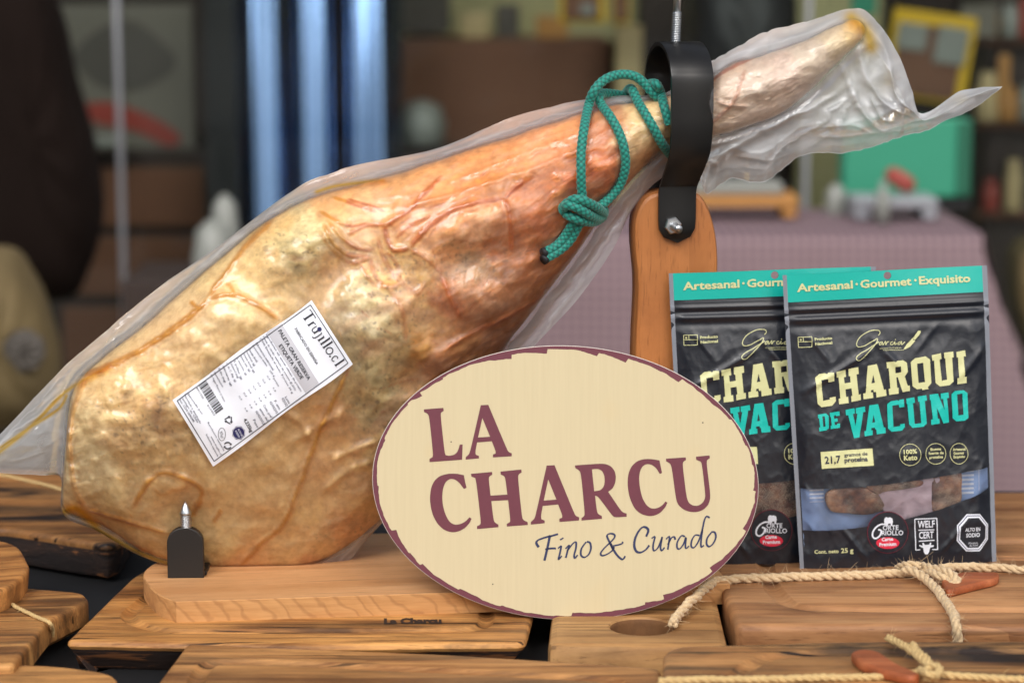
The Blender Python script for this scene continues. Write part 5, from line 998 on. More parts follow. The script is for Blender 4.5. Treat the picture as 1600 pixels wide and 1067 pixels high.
    p = Print2D(); p.stroke(z6([(700, 632), (662, 630), (622, 655), (598, 695), (600, 730), (625, 740), (655, 715), (662, 680), (640, 672)]), 2.6, 40).text('ORTE', g6(676, 676), g6(796, 672), 7.2, .012).text('RIOLLO', g6(668, 716), g6(832, 712), 7.2, .012)
    p.poly(z6([(686, 585), (698, 572), (714, 578), (728, 574), (746, 582), (752, 606), (746, 640), (736, 642), (734, 622), (716, 624), (712, 646), (702, 644), (700, 622), (688, 628), (684, 606)])); pr('seal_text', p, M_white, .0007)
    pr('red_badge', Print2D().disc(g6(714, 776), 17.8, 9.2), M_red, .0007); p = Print2D(); p.text('Carne', g6(668, 762), g6(756, 756), 5.2, .03).text('Premium', g6(650, 802), g6(780, 794), 5.2, .03); pr('badge_text', p, M_white, .0009)
    p = Print2D()
    for a_, b_2 in (((920, 588), (1094, 582)), ((1094, 582), (1106, 830)), ((920, 588), (934, 832)), ((934, 832), (970, 830)), ((1064, 828), (1106, 828)), ((952, 676), (1076, 672)), ((956, 762), (1080, 756))): p.stroke([g6(*a_), g6(*b_2)], 1.5, 2, False, False)
    p.text('WELF', g6(946, 656), g6(1078, 652), 10.6, .02).text('CERT', g6(958, 742), g6(1074, 738), 10.4, .02)
    p.poly(z6([(988, 800), (962, 790), (958, 798), (982, 812), (992, 815), (1000, 850), (1010, 866), (1030, 866), (1040, 850), (1048, 813), (1072, 808), (1078, 796), (1052, 794), (1056, 776), (1046, 774), (1040, 790), (1004, 792), (994, 774), (984, 776)])); pr('welfare_mark', p, M_white)
    co_ = [(1252 + 256 * x, 550 + 294 * y) for x, y in ((.29, 0), (.70, 0), (1, .30), (1, .70), (.71, 1), (.30, 1), (0, .71), (0, .30))]; cx_ = np.mean(co_, 0); shr = lambda f: [tuple(cx_ + (np.array(c) - cx_) * f) for c in co_]
    pr('octagon_rim', Print2D().poly(z6(shr(1.0))), M_white, .0003); pr('octagon_line', Print2D().poly(z6(shr(.93))), M_blue, .00045); pr('octagon_inner_rim', Print2D().poly(z6(shr(.89))), M_white, .0006); pr('octagon_field', Print2D().poly(z6(shr(.80))), M_darkdisc, .00075)
    p = Print2D(); p.text('ALTO EN', g6(1316, 686), g6(1436, 682), 5.4, .026).text('SODIO', g6(1324, 732), g6(1434, 728), 6.0, .026).text('Ministerio', g6(1346, 786), g6(1420, 783), 2.8).text('de Salud', g6(1354, 804), g6(1420, 801), 2.8); pr('octagon_text', p, M_white, .0009)
    p = Print2D()       # pale print on the back liner, seen through the window
    for y in range(6): p.stroke([g6(1300, 232 + y * 34), g6(1408, 226 + y * 34)], 3.2, 2, False, False)
    p.stroke([g6(1446, 205), g6(1448, 380)], .8, 2, False, False)
    for y in range(4): p.stroke([g6(124, 380 + y * 30), g6(236, 376 + y * 30)], 2.4 if y < 3 else .9, 2, False, False)
    V, F = p.data(); Lq = ploc(V, 0); u2, v2 = px2uv(V); Lq[:, 2] += -ph(u2, v2) - np.interp(v2, [0, .1, .4, .8], [4, 4, 3.5, 1.2]) * 1e-3 * np.sin(np.pi * u2) ** .6 + .0018; add('liner_print', Lq, F, M_white, False)['kind'] = 'stuff'
    return root
pouch = build_pouch()
tag(pouch, 'front black and teal jerky pouch, whole face in view, standing on the reddish board', 'pouch', 'black pouches of beef jerky')
def copy_tree(o, parent=None):
    c = o.copy(); COL.objects.link(c); c.parent = parent
    for ch in list(o.children):
        if ch.name.split('.')[0] != '': copy_tree(ch, c)
    return c
P2BL = PZ(1060, 879, ZH); P2BL.y = .053; P2BL.x = PY(1068, 879, .053).x; pouch2 = copy_tree(pouch)
P2M = Matrix.Translation(P2BL) @ Matrix.Rotation(R(6.0), 4, 'Z') @ Matrix.Rotation(math.pi / 2 - R(1.2), 4, 'X') @ Matrix.Rotation(R(-.6), 4, 'Z')
# matrices: local x = width, local y = up, local z = towards the viewer
pouch2.matrix_world = P2M
tag(pouch2, 'rear black and teal jerky pouch, half hidden behind the front one and the sign', 'pouch', 'black pouches of beef jerky')
# jerky slices and the paper sachet inside
k = NT('dried_beef'); v = k.coord('Object'); vo = k.n('TexVoronoi'); vo.feature = 'DISTANCE_TO_EDGE'; k.set(vo.inputs['Vector'], k.mix(.015, v, k.n('TexNoise', Scale=60.0).outputs['Color'])); vo.inputs['Scale'].default_value = 150
vein = k.ramp(vo.outputs['Distance'], [(.0, (1, 1, 1)), (.10, (0, 0, 0))]); nn = k.noise(v, 70, 5, .6); nm = k.noise(v, 30, 2)
cb = k.ramp(nn, [(.36, L3(70, 40, 30)), (.52, L3(140, 86, 60)), (.66, L3(200, 136, 90))]); cb = k.mix(k.math('MULTIPLY', vein, k.ramp(nm, [(.36, (0, 0, 0)), (.5, (.85, .85, .85))])), cb, L3(240, 214, 176))
M_jerky = k.done(k.princ(Base_Color=cb, Roughness=.45, Normal=k.bump(nn, .5, .0015)))
M_sachet = plain('sachet_paper', lin((212, 186, 192)), .6, .12, 120, .3)
def slab(name, mat, poly, thick, z0, seed, base_m, bump=.0012):
    O = catmull(poly, 60, True); c = O.mean(0); V = []; rgs = [(1.0, -.5), (1.04, 0), (1.0, .42), (.9, .5), (.7, .5), (.45, .5), (.2, .5)]
    Lc = ploc(O, 0)[:, :2]; cc = Lc.mean(0)
    for f, zz in rgs: Q = cc + (Lc - cc) * f; V.append(np.c_[Q, z0 + zz * thick + bump * (fbm(Q[:, 0] * 130, Q[:, 1] * 130, seed, 3) * 2 - 1) * (1 if zz > 0 else 0)])
    V = np.vstack(V); n = 60; F = gridfaces(len(rgs), n, True).tolist() + [list(range((len(rgs) - 1) * n, len(rgs) * n)), list(range(n))[::-1]]
    o = mesh(name, V, F, None, mat, True); o.matrix_world = base_m; return o
g6 = lambda p: fromzoom(p, 1240, 690, 5.0)
J1 = g6([(245, 420), (300, 368), (420, 345), (520, 350), (620, 380), (690, 470), (700, 520), (560, 560), (420, 550), (290, 530)]); J2 = g6([(1090, 240), (1180, 225), (1290, 225), (1300, 360), (1290, 460), (1180, 520), (1080, 540), (1070, 400)]); J3 = g6([(560, 330), (720, 300), (960, 290), (960, 340), (700, 380), (640, 400)]); S1 = g6([(610, 330), (800, 300), (1110, 260), (1100, 420), (1060, 560), (860, 600), (740, 580), (660, 460)])
def cont(name, mat, P, th, z, sd_, M, lab, cat, grp): tag(slab(name, mat, P, th, z, sd_, M), lab, cat, grp)
gj = 'dried beef slices inside the pouches'
cont('jerky_slice', M_jerky, J1, .003, .0022, 3, PM, 'marbled dark jerky slice at the left of the front pouch window', 'jerky', gj)
cont('jerky_slice', M_jerky, J2, .003, .0022, 5, PM, 'upright reddish jerky slice at the right of the front pouch window', 'jerky', gj)
cont('jerky_slice', M_jerky, J3, .0018, .0042, 6, PM, 'thin jerky strip above the pale sachet in the front pouch window', 'jerky', gj)
cont('paper_sachet', M_sachet, S1, .0018, .0024, 8, PM, 'pale pink sachet between the jerky slices in the front pouch', 'sachet', None)
J1b = fromzoom([(400, 330), (700, 320), (1000, 300), (1050, 460), (900, 600), (600, 640), (420, 560)], 1240, 690, 5.0)
cont('jerky_slice', M_jerky, J1b, .003, .0022, 12, P2M, 'marbled jerky slice in the window of the rear pouch', 'jerky', gj)

# ================================================================== TWINE
k = NT('jute_twine'); v = k.coord('Object'); M_twine = k.done(k.princ(Base_Color=k.mix(k.noise(v, 420, 4, .6), L3(176, 140, 96), L3(240, 216, 176)), Roughness=.85, Normal=k.bump(k.noise(v, 1500, 3), .5, .0004), Sheen_Weight=.2))
M_string = plain('pale_string', lin((206, 176, 122)), .85, .25, 300, .4)
def twine(ctrl, r, parent, mat=M_twine, fuzz=190, name='twine_strand', seed=0):
    C = catmull(ctrl, 300); L = np.linalg.norm(np.diff(C, axis=0), axis=1).sum(); m = max(30, int(L / (r * .45))); C = resample(C, m); T, N, B = frames(C); s = np.arange(m) * (L / m)
    rr = np.random.default_rng(seed)
    for kk in range(3):
        ph_ = s / (r * 7.0) * 2 * math.pi + kk * 2 * math.pi / 3; Q = C + (r * .5) * (np.cos(ph_)[:, None] * N + np.sin(ph_)[:, None] * B)
        Q += r * .22 * (rr.random((m, 3)) - .5) + (r * .5 * (np.stack([fbm(s * 90, s * 0 + c_, seed + 5, 2) for c_ in (1.5, 7.5, 13.5)], 1) - .5)); keep(tube(name, Q, r * .58 * (1 + .18 * (fbm(s * 400, s * 0, seed + kk, 2) - .5)), 9, None, mat), parent)
    V = []; F = []
    for _ in range(int(fuzz * L / .1)):
        i = rr.integers(1, m - 1); d = N[i] * rr.normal() + B[i] * rr.normal() + T[i] * rr.normal() * 1.6; d /= np.linalg.norm(d); p = C[i] + d * r * .5; l = r * rr.uniform(.8, 3.0); w = np.cross(d, rr.normal(size=3)); w /= np.linalg.norm(w); bend = rr.normal(size=3) * l * .3
        ps = [p, p + d * l * .5 + bend * .3, p + d * l + bend]; b0 = len(V)
        for q_, ww in zip(ps, (.00013, .0001, .00004)): V += [q_ + w * ww, q_ - w * ww * .5 + np.cross(w, d) * ww, q_ - w * ww * .5 - np.cross(w, d) * ww]
        for a_ in (0, 3):
            for j in range(3): F.append([b0 + a_ + j, b0 + a_ + (j + 1) % 3, b0 + a_ + 3 + (j + 1) % 3, b0 + a_ + 3 + j])
    if V: o = mesh('fibre', V, F, None, mat, False); o['kind'] = 'stuff'; keep(o, parent)
tz = .0031
TW = lambda pts: [np.array(PZ(x, y, z)) for x, y, z in pts]
tw = empty('jute_twine', PZ(1430, 893, ZH)); tag(tw, 'thick hairy jute twine tied around the reddish board in front of the pouches', 'twine')
twine(TW([(1051, 975, ZA + .006), (1062, 958, .031), (1085, 934, .036), (1108, 915, ZH + tz), (1126, 907, ZH + tz), (1200, 902, ZH + tz), (1300, 899, ZH + tz), (1380, 897, ZH + tz), (1425, 893, ZH + tz * 1.2), (1450, 891, ZH + tz * 2)]), tz, tw, seed=1)
twine(TW([(1412, 890, ZH + tz * 2.2), (1432, 894, ZH + tz * 2.4), (1455, 912, ZH + tz * 1.4), (1472, 932, ZH + tz), (1487, 955, ZH + tz), (1493, 974, ZH + tz * .8), (1496, 992, .030), (1497, 1012, .020), (1497, 1022, .012)]), tz, tw, seed=2)
twine(TW([(1425, 884, ZH + tz), (1450, 886, ZH + tz * 2.6), (1478, 893, ZH + tz * 3), (1494, 905, ZH + tz * 2.2), (1492, 914, ZH + tz * 1.3), (1478, 912, ZH + tz)]), tz, tw, seed=3)
twine(TW([(1452, 893, ZH + tz * 2), (1468, 899, ZH + tz * 2.4), (1482, 907, ZH + tz * 1.6), (1488, 917, ZH + tz)]), tz * .9, tw, seed=4)
twine(TW([(1470, 888, ZH + tz * 1.6), (1500, 885, ZH + tz * 1.3), (1550, 886, ZH + tz), (1600, 890, ZH + tz), (1680, 894, ZH + tz)]), tz * .95, tw, seed=5)
twine(TW([(1402, 886, ZH + tz * 1.5), (1418, 882, ZH + tz * 3), (1440, 884, ZH + tz * 3)]), tz * .8, tw, fuzz=160, seed=6)
tw2 = empty('string', PZ(1450, 1045, .034)); tag(tw2, 'pale string with a bow knot around the bottom right board', 'string')
ss = .0022; zi = .034
twine(TW([(1030, 1064, zi + ss * .6), (1060, 1062, zi + ss), (1200, 1060, zi + ss), (1350, 1057, zi + ss), (1440, 1051, zi + ss * 1.5), (1470, 1052, zi + ss * 1.6), (1530, 1057, zi + ss), (1700, 1066, zi + ss)]), ss, tw2, M_string, 30, seed=7)
for i, pts in enumerate(([(1460, 1050, 2), (1440, 1030, 3), (1415, 1010, 3), (1388, 995, 2)], [(1462, 1048, 2), (1448, 1030, 3.4), (1432, 1016, 3.6), (1426, 1006, 3)], [(1440, 1052, 2), (1455, 1040, 4), (1468, 1044, 4), (1462, 1056, 3), (1445, 1058, 2)], [(1436, 1046, 2), (1450, 1052, 4), (1466, 1056, 3)])): twine(TW([(x, y, zi + ss * f) for x, y, f in pts]), ss * 1.05, tw2, M_string, 60, seed=20 + i)
for i, (pts, lab_) in enumerate((([(-60, 935, .0315), (0, 936, .0315), (30, 950, .0315), (55, 962, .0315), (78, 973, .0305), (82, 985, .022), (80, 1000, .014)], 'thin string crossing the thick light-edged board at the left'), ([(-60, 735, .0335), (0, 742, .0335), (50, 752, .0335), (95, 764, .0335), (140, 778, .0335)], 'thin pale string lying on the dark live-edge board at far left'))):
    e_ = empty('string', PZ(*pts[1])); tag(e_, lab_, 'string'); twine(TW(pts), .0013, e_, M_string, 20, seed=30 + i)
# small wooden knives tucked under the strings
M_knife = wood('spreader_wood', lin((130, 66, 36)), lin((170, 92, 54)), lin((192, 116, 74)), lin((90, 40, 24)), .2, 12, .5)
def spreader(px, z, th, lab_):
    W = [PZ(x, y, z) for x, y in px]; P = rnd_outline([(w.x, w.y) for w in W], .006, .002); c = P.mean(0); n = len(P); rr_ = [(.0006, -th), (0, -th + .0008), (0, -.001), (.0012, 0)]
    V = np.vstack([np.c_[(inset(P, d) if d else P) - c, np.full(n, zz)] for d, zz in rr_]); o = mesh('wooden_spreader', V, gridfaces(4, n, True).tolist() + [list(range(3 * n, 4 * n)), list(range(n))[::-1]], None, M_knife, True); o.location = (c[0], c[1], z)
    for p_ in o.data.polygons[-2:]: p_.use_smooth = False
    tag(o, lab_, 'spreader', 'small wooden spreaders')
spreader([(1328, 1018), (1345, 1013), (1372, 1016), (1402, 1036), (1440, 1052), (1425, 1056), (1380, 1046), (1345, 1034)], zi + .007, .006, 'small reddish wooden spreader under the string on the bottom right board')
spreader([(1470, 905), (1500, 893), (1562, 893), (1560, 902), (1510, 914), (1480, 922)], ZH + .006, .0055, 'reddish wooden spreader under the twine knot beside the front pouch')

# ================================================================== BACKGROUND (behind the table, out of focus)
def pbox(name, x0, y0, x1, y1, Y, depth, mat, parent=None, bev=.004):
    a_ = PY(x0, y1, Y); b_ = PY(x1, y0, Y); o = box(name, ((a_.x + b_.x) / 2, Y + depth / 2, (a_.z + b_.z) / 2), (abs(b_.x - a_.x), depth, abs(b_.z - a_.z)), None, mat, bev)
    if parent is not None: keep(o, parent)
    return o
M_wall = plain('olive_wall', lin((176, 168, 124)), .8, .1, 4); M_brown = plain('brown_panel', lin((112, 72, 50)), .6, .15, 6); M_dkbrown = plain('dark_brown', lin((46, 32, 26)), .65, .25, 5); M_grey = plain('grey_trim', lin((150, 152, 158)), .4, .1, 10); M_alu = plain('brushed_metal', lin((112, 134, 172)), .2, .08, 8, 0, 1.0)
M_yellow = plain('yellow_pack', lin((222, 178, 20)), .4, .12, 12); M_green = plain('green_card', lin((48, 142, 112)), .6, .06, 10); M_tan = plain('tan_wood', lin((176, 124, 64)), .55, .15, 14); M_wht = plain('white_glaze', lin((136, 138, 132)), .35, .1, 10); M_pic = plain('grey_picture', lin((112, 106, 96)), .7, .18, 5); M_dkgrey = plain('dark_grey_print', lin((82, 76, 70)), .7, .2, 6); M_redp = plain('red_sausage', lin((150, 58, 46)), .5, .2, 9); M_beige = plain('beige_paint', lin((190, 168, 124)), .7, .12, 5)
wall = box('shop_wall', (0, 4.0, .9), (9, .1, 3.4), None, M_dkbrown); tag(wall, kind='structure')
ceil = box('shop_ceiling', (0, 3.5, 2.2), (9, 1.6, .1), None, M_dkbrown); tag(ceil, kind='structure')
for x in (-4.4, 4.4): tag(box('shop_side_wall', (x, 3.4, .7), (.1, 1.2, 3.0), None, M_dkbrown), kind='structure')
# cloth-covered table
k = NT('mauve_checked_cloth'); v = k.coord('Object')
def chk(axis):
    sp_ = k.n('SeparateXYZ'); k.set(sp_.inputs[0], v); f = k.math('FRACT', k.math('MULTIPLY', sp_.outputs[axis], 62.0)); return k.math('GREATER_THAN', f, .5)
s_ = k.math('ADD', chk(0), chk(2)); cl = k.ramp(k.math('MULTIPLY', s_, .5), [(.0, L3(150, 128, 130)), (.5, L3(126, 104, 109)), (1.0, L3(98, 80, 88))])
M_cloth = k.done(k.princ(Base_Color=cl, Roughness=.9))
def cloth_table():
    Yf, zt = 2.35, PY(1300, 366, 2.35).z; xl, xr = PY(700, 400, Yf).x, PY(1536, 400, Yf).x; yb = 2.78
    root = empty('cloth_table', ((xl + xr) / 2, Yf, -.78)); tag(root, 'table under a mauve checked cloth behind the upright and pouches', 'table')
    n_ = 90; u = np.linspace(0, 1, n_); rows = []
    for y, z in [(yb, zt), (Yf + .02, zt), (Yf + .004, zt - .006), (Yf, zt - .03)] + [(Yf - .01 - .02 * t, zt - .03 - .42 * t) for t in np.linspace(.1, 1, 10)]:
        t = max(0, min(1, (zt - .03 - z) / .42)); yy = y + .022 * t * np.sin(u * 30 + 1.3 * np.sin(u * 9)); rows.append(np.stack([xl + (xr - xl) * u + .13 * t * u ** 6, yy - .05 * t * u ** 10, np.full(n_, z) + .03 * t * np.sin(u * 7) - .02 * t * u ** 10], 1))
    o = mesh('tablecloth', np.vstack(rows), gridfaces(len(rows), n_).tolist(), None, M_cloth); keep(o, root)
    # corner of the cloth hanging at the right end
    rows = []
    for t in np.linspace(0, 1, 12): u2 = np.linspace(0, 1, 30); rows.append(np.stack([xr + .004 + .085 * t + .10 * t * u2 ** 1.2 * (1 - .4 * t) + .015 * np.sin(u2 * 8) * t, Yf - .02 * t + (yb - Yf) * u2, zt - .36 * t * (1 - .25 * u2)], 1))
    o = mesh('cloth_corner', np.vstack(rows), gridfaces(12, 30).tolist(), None, M_cloth); keep(o, root)
    keep(box('table_frame', ((xl + xr) / 2, (Yf + yb) / 2 + .03, zt - .02), (xr - xl - .02, yb - Yf - .06, .03), None, M_dkbrown), root)
    for x in (xl + .05, xr - .05):
        for y in (Yf + .08, yb - .04): keep(box('leg', (x, y, (zt - .035 - .78) / 2), (.04, .04, zt - .035 + .78), None, M_dkbrown), root)
    return zt
ZT = cloth_table()
# glass screen: posts and panes
k = NT('window_glass'); tr = k.n('BsdfTransparent'); tr.inputs[0].default_value = (.90, .93, .92, 1); gl = k.n('BsdfGlossy'); gl.inputs['Roughness'].default_value = .02; fr = k.n('Fresnel'); fr.inputs[0].default_value = 1.28
M_glass = k.done(k.mixs(fr.outputs[0], tr.outputs[0], gl.outputs[0]))
gp = empty('glass_screen', (0, 2.85, -.78)); tag(gp, 'tall glass screen with thin grey vertical posts behind the tables', 'glass screen')
xa, xb = PY(190, 300, 2.85).x, PY(1258, 300, 2.85).x
for x in (xa, xb): keep(box('post', (x, 2.85, .55), (.010, .02, 2.66), None, M_grey, .002), gp)
for x0, x1 in ((-2.2, xa), (xa, xb), (xb, 2.4)): keep(box('pane', ((x0 + x1) / 2, 2.85, .55), (x1 - x0 - .016, .006, 2.6), None, M_glass), gp)
def thing(o, lab_, cat, grp=None): tag(o, lab_, cat, grp); return o
# bright metal columns
for i, (x0, x1, xs) in enumerate(((367, 446, (.0,)), (450, 526, (.0,)), (531, 626, (.0,)))):
    a_ = PY(x0, 300, 3.1); b_ = PY(x1, 300, 3.1); w = b_.x - a_.x; r = w / 2; root = empty('metal_column', (a_.x + r, 3.1 + r, -.78)); tag(root, ('leftmost', 'middle', 'rightmost')[i] + ' of three shiny blue-grey metal columns behind the ham', 'column', 'shiny metal columns')
    zb2 = PY(400, (330, 322, 300)[i], 3.1).z
    n_ = 96; aa = np.linspace(0, 2 * math.pi, n_, endpoint=False); rr2 = r * (1 - .10 * np.clip(np.cos(aa * 5 + i) * 3, -1, 1) * .5)
    V = np.vstack([np.stack([rr2 * np.cos(aa), rr2 * np.sin(aa), np.full(n_, z)], 1) for z in (0, 2.9)]); o = mesh('fluted_tube', V, gridfaces(2, n_, True).tolist() + [list(range(n_, 2 * n_))], None, M_alu); o.parent = root
    fb = lathe('foot_ring', [(r * 1.05, 0), (r * 1.05, .02), (r * 1.0, .025)], (0, 0, 0), None, M_dark); fb.parent = root
thing(pbox('door_frame', 330, -60, 366, 700, 3.05, .06, M_dark), 'black upright frame left of the metal columns', 'frame')
# left: picture, shelf, cabinet, dark column, ham end
pic = pbox('poster', 78, 8, 300, 236, 3.3, .02, M_pic); tag(pic, 'blurred grey picture with a dark oval and a red streak, behind glass at upper left', 'poster')
def flat(name, pts, Y, mat, parent): V = [tuple(PY(x, y, Y)) for x, y in catmull(pts, 48, True)]; o = mesh(name, V, [list(range(48))], None, mat, False); keep(o, parent); return o
flat('printed_oval', [(115, 90), (150, 50), (200, 32), (240, 55), (275, 95), (250, 125), (200, 143), (150, 132)], 3.297, M_dkgrey, pic); flat('printed_streak', [(124, 168), (160, 160), (200, 168), (250, 190), (282, 215), (262, 228), (210, 205), (150, 192)], 3.296, M_redp, pic)
cab = pbox('cabinet', 84, 238, 330, 620, 3.2, .4, M_dkbrown); tag(cab, 'dark brown cabinet under the blurred picture at left', 'cabinet')
for y in (262, 370, 480): keep(pbox('drawer', 100, y, 318, y + 92, 3.188, .012, M_brown), cab)
thing(pbox('shelf_board', 86, 214, 186, 230, 3.12, .06, M_wht), 'pale shelf edge below the picture at upper left', 'shelf')
def lump(name, pts, Y, depth, mat, lab_, cat, sub=None):
    O = catmull(pts, 64, True); V = []; W0 = np.array([tuple(PY(x, y, Y)) for x, y in O]); c = W0.mean(0)
    for t in np.linspace(-.5 * math.pi, .5 * math.pi, 13): f = max(math.cos(t), .03) ** .6; Q = c + (W0 - c) * f; Q[:, 1] = Y + depth * math.sin(t) * .5 + .004 * np.sin(np.arange(64) * .7 + t * 5); V.append(Q)
    o = mesh(name, np.vstack(V), gridfaces(13, 64, True).tolist() + [list(range(64))[::-1], list(range(12 * 64, 13 * 64))], None, mat, True, tuple(c)); tag(o, lab_, cat); return o
M_oldham = plain('mouldy_ham', lin((104, 88, 56)), .8, .55, 9, .5)
hl = lump('ham_end', [(-90, 470), (-60, 400), (10, 385), (45, 420), (75, 490), (92, 560), (88, 630), (40, 660), (-60, 660)], 1.9, .2, M_oldham, 'blurred brownish ham end at the left edge with a dark round spot', 'ham')
sp_o = lump('dark_spot', [(5, 545), (18, 522), (42, 515), (66, 530), (70, 555), (55, 575), (28, 578)], 1.80, .02, M_dkgrey, None, None); keep(sp_o, hl)
lump('hanging_ham', [(-90, -80), (40, -80), (88, 0), (118, 120), (150, 240), (160, 330), (140, 420), (90, 470), (-90, 420)], 2.6, .25, plain('dark_ham_skin', lin((26, 18, 15)), .9, .3, 8, 0, 0, .1), 'dark brown hanging shape at the upper left edge, out of focus', 'hanging ham')
# centre: cabinet panel, wall, yellow packs, white pots
thing(pbox('wall_panel', 560, -200, 1000, 66, 3.75, .04, M_wall), 'olive beige wall panel above the brown cabinet', 'panel')
cb_ = pbox('brown_cabinet', 628, 62, 952, 420, 3.4, .4, M_brown); tag(cb_, 'wide brown cabinet behind the ham shank', 'cabinet')
thing(pbox('grey_box', 618, -20, 700, 52, 3.5, .2, M_dkgrey), 'dark grey box on the brown cabinet beside the metal columns', 'box')
def pot(px, py0, py1, w, Y, mat, lab_, base=None):
    b_ = PY(px, py1, Y); t_ = PY(px, py0, Y); r = w * .5 * (Y - CAM.y) / FPX; h = t_.z - b_.z; o = lathe('pot', [(r * .7, 0), (r * .95, h * .15), (r, h * .55), (r * .9, h * .62), (r * .8, h * .85), (r * .3, h * .97), (.002, h)], (b_.x, Y + r, b_.z), None, mat); tag(o, lab_, 'pot'); return o
pot(658, 158, 232, 76, 3.2, M_wht, 'white covered pot in front of the brown cabinet'); pot(350, 305, 420, 46, 2.6, M_wht, 'small pale pot behind the upper edge of the ham, under the metal columns'); pot(330, 345, 470, 66, 2.5, M_wht, 'pale pot behind the ham edge below the metal columns')
thing(box('pot_shelf', (PY(660, 232, 3.28).x, 3.28, PY(660, 232, 3.28).z - .011), (.5, .24, .02), None, M_dkbrown, .003), 'dark shelf carrying the white covered pot', 'shelf')
thing(box('pot_stand', (PY(340, 430, 2.6).x, 2.6, (PY(350, 420, 2.6).z - .004 - .78) / 2), (.3, .28, .776 + PY(350, 420, 2.6).z), None, M_dkbrown, .003), 'dark stand carrying the pale pots behind the ham', 'stand')
def pack(x0, y0, x1, y1, Y, tilt, lab_, win=None):
    a_ = PY(x0, y1, Y); b_ = PY(x1, y0, Y); w, h = b_.x - a_.x, b_.z - a_.z; root = empty('yellow_pack', ((a_.x + b_.x) / 2, Y, (a_.z + b_.z) / 2)); root.rotation_euler = (0, tilt, 0); tag(root, lab_, 'pack', 'yellow meat packs')
    def pb(nm, cx, cz, sx, sz, y, d, m): o = box(nm, (cx * w, y, cz * h), (sx * w, d, sz * h), None, m, .003); o.parent = root
    pb('tray', 0, 0, 1, 1, 0, .03, M_yellow); pb('meat_window', -.02, -.05, .78, .8, -.018, .01, M_brown)
    for cx, cz, sx, sz in (win or []): pb('sticker', cx, cz, sx, sz, -.025, .004, M_wht)
pack(1384, 20, 1518, 158, 2.95, R(8), 'yellow framed meat pack with two white stickers at upper right', [(-.26, .2, .36, .30), (.22, .16, .38, .42)])
pack(874, -70, 946, 36, 3.2, 0, 'yellow edged pack at the top, left of the strap', [(.1, -.3, .3, .16)]); pack(956, -70, 984, 38, 3.2, 0, 'narrow yellow pack at the top beside the strap')
thing(pbox('beige_column', 960, 40, 1004, 420, 3.3, .1, M_beige), 'beige upright behind the cord, beside the brown cabinet', 'column')
thing(pbox('wall_panel', 1240, -200, 1385, 420, 3.75, .04, M_wall), 'olive wall strip behind the loose bag end', 'panel')
lump('dark_bundle', [(1080, -40), (1140, -60), (1220, -50), (1245, 30), (1235, 200), (1180, 330), (1090, 330), (1070, 100)], 3.3, .3, M_dark, 'dark blurred bundle behind the strap', 'bundle')
thing(pbox('dark_cabinet', 1000, -160, 1080, 420, 3.5, .3, M_dkbrown), 'dark brown cabinet behind the strap', 'cabinet')
# right: little bench, green box, stand with sausage, bottle, shelves
zc_ = ZT + .004
def bench(x0, x1, ytop, Y, mat, lab_, name, cat, ybeam=18):
    root = empty(name, (PY((x0 + x1) / 2, 360, Y).x, Y, zc_)); tag(root, lab_, cat); xa_, xb_ = PY(x0, 350, Y).x, PY(x1, 350, Y).x; zt_ = PY(x0, ytop, Y).z
    bb = .02 * ybeam / 18; keep(box('top', ((xa_ + xb_) / 2, Y, zt_ - bb / 2), (xb_ - xa_, .12, bb), None, mat, .003), root)
    for x in (xa_ + .014, xb_ - .014): keep(box('leg', (x, Y, (zt_ - bb - .001 + zc_) / 2), (.026, .11, zt_ - bb - .002 - zc_), None, mat, .003), root)
bench(1040, 1240, 302, 2.62, M_tan, 'small tan wooden bench on the mauve cloth beside the upright', 'wooden_bench', 'bench'); bench(1328, 1456, 306, 2.60, M_grey, 'grey white stand with two legs on the mauve cloth, carrying a sausage', 'grey_stand', 'stand', 14)
thing(box('white_tray', (PY(1150, 296, 2.62).x, 2.62, PY(1150, 302, 2.62).z + .012), (.16, .1, .022), None, M_wht, .006), 'white tray on the small wooden bench', 'tray')
gb_ = pbox('green_box', 1318, 188, 1520, 308, 2.74, .08, M_green); tag(gb_, 'green cardboard box behind the sausage stand at right', 'box'); gb_.location.z -= 0
keep(pbox('box_end', 1494, 190, 1519, 306, 2.7365, .004, plain('dark_green_card', lin((26, 96, 72)), .6, .06, 10)), gb_)
thing(box('box_riser', (gb_.location.x, 2.79, (PY(1400, 308, 2.74).z + ZT) / 2 - .001), (.24, .07, PY(1400, 308, 2.74).z - ZT - .004), None, M_dark, .003), 'dark riser block under the green box', 'block')
sa, sb = PY(1385, 268, 2.6), PY(1428, 302, 2.58); sb.z = PY(1420, 306, 2.6).z + .014; sp2 = np.array([np.array(sa) * (1 - t) + np.array(sb) * t for t in np.linspace(0, 1, 20)]); rs = .016 * np.sqrt(np.clip(1 - np.abs(np.linspace(-1, 1, 20)) ** 4, .05, 1))
thing(tube('sausage', sp2, rs, 16, None, M_redp), 'red brown sausage lying across the grey stand', 'sausage')
lathe_b = lathe('small_bottle', [(.012, 0), (.013, .03), (.013, .05), (.006, .062), (.006, .075)], (PY(1378, 360, 2.5).x + .0, 2.5, ZT + .001), None, M_wht); tag(lathe_b, 'small pale bottle under the grey stand', 'bottle')
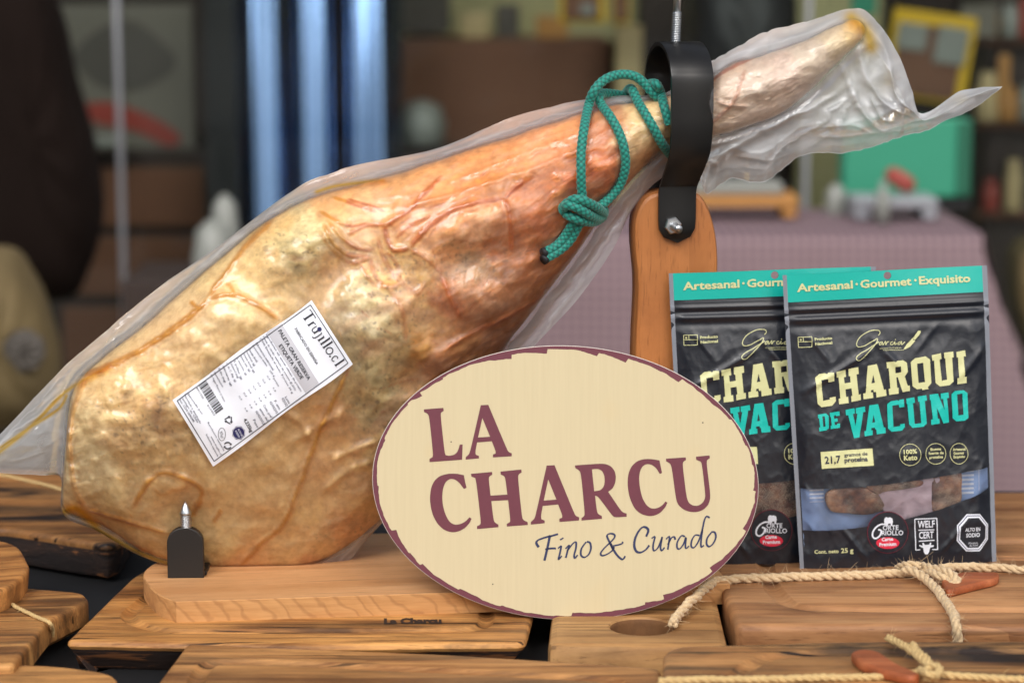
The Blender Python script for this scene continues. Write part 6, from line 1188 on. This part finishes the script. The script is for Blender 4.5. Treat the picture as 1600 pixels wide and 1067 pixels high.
pot(1010 + 297, 288, 352, 34, 2.66, M_wht, 'small cream pot left of the grey stand at right')
shf = pbox('dark_shelving', 1525, -160, 1800, 700, 3.3, .4, M_dkbrown); tag(shf, 'dark brown shelving at the right edge', 'shelving')
for y in (60, 190, 330): keep(pbox('shelf', 1525, y, 1800, y + 12, 3.27, .03, M_brown), shf)
thing(pbox('hanging_tag', 1558, 86, 1580, 168, 3.1, .01, M_tan), 'tan strip hanging at the right edge above the bag tip', 'tag')
thing(pbox('poster', 1500, 8, 1560, 60, 3.2, .012, M_pic), 'small grey card pinned at the upper right edge', 'card')
thing(pbox('poster', 1330, -80, 1372, 24, 3.2, .012, M_green), 'green card at the top edge above the loose bag end', 'card')
lump('ham_end', [(1575, 400), (1600, 370), (1660, 360), (1690, 440), (1670, 560), (1610, 560), (1580, 480)], 2.9, .15, M_oldham, 'brownish blurred ham end at the right edge', 'ham')

jr = random.Random(4)
for i, (x, ys) in enumerate(((1545, 60), (1575, 60), (1600, 60), (1540, 190), (1572, 190), (1604, 190), (1545, 330), (1580, 330))):
    r0 = jr.uniform(.016, .024); h0 = jr.uniform(.06, .11); z0 = PY(x, ys, 3.27).z + .001; m_ = (M_tan, M_wht, M_redp, M_beige)[i % 4]
    o = lathe('jar', [(r0 * .9, 0), (r0, .006), (r0, h0 * .7), (r0 * .7, h0 * .8), (r0 * .72, h0)], (PY(x, ys, 3.27).x, 3.262, z0), None, m_); tag(o, ('tan', 'white', 'red', 'beige')[i % 4] + ' jar on the ' + ('top', 'top', 'top', 'middle', 'middle', 'middle', 'lower', 'lower')[i] + ' shelf at the right edge', 'jar', 'jars on the right shelving')
for i, (x, w, h, m_, c_) in enumerate(((720, 44, 40, M_beige, 'beige'), (775, 36, 52, M_dkgrey, 'dark grey'), (838, 50, 34, M_tan, 'tan'))):
    o = pbox('carton', x, 60 - h, x + w, 61, 3.5, .1, m_); tag(o, c_ + ' carton standing on the brown cabinet behind the ham', 'carton', 'cartons on the brown cabinet')
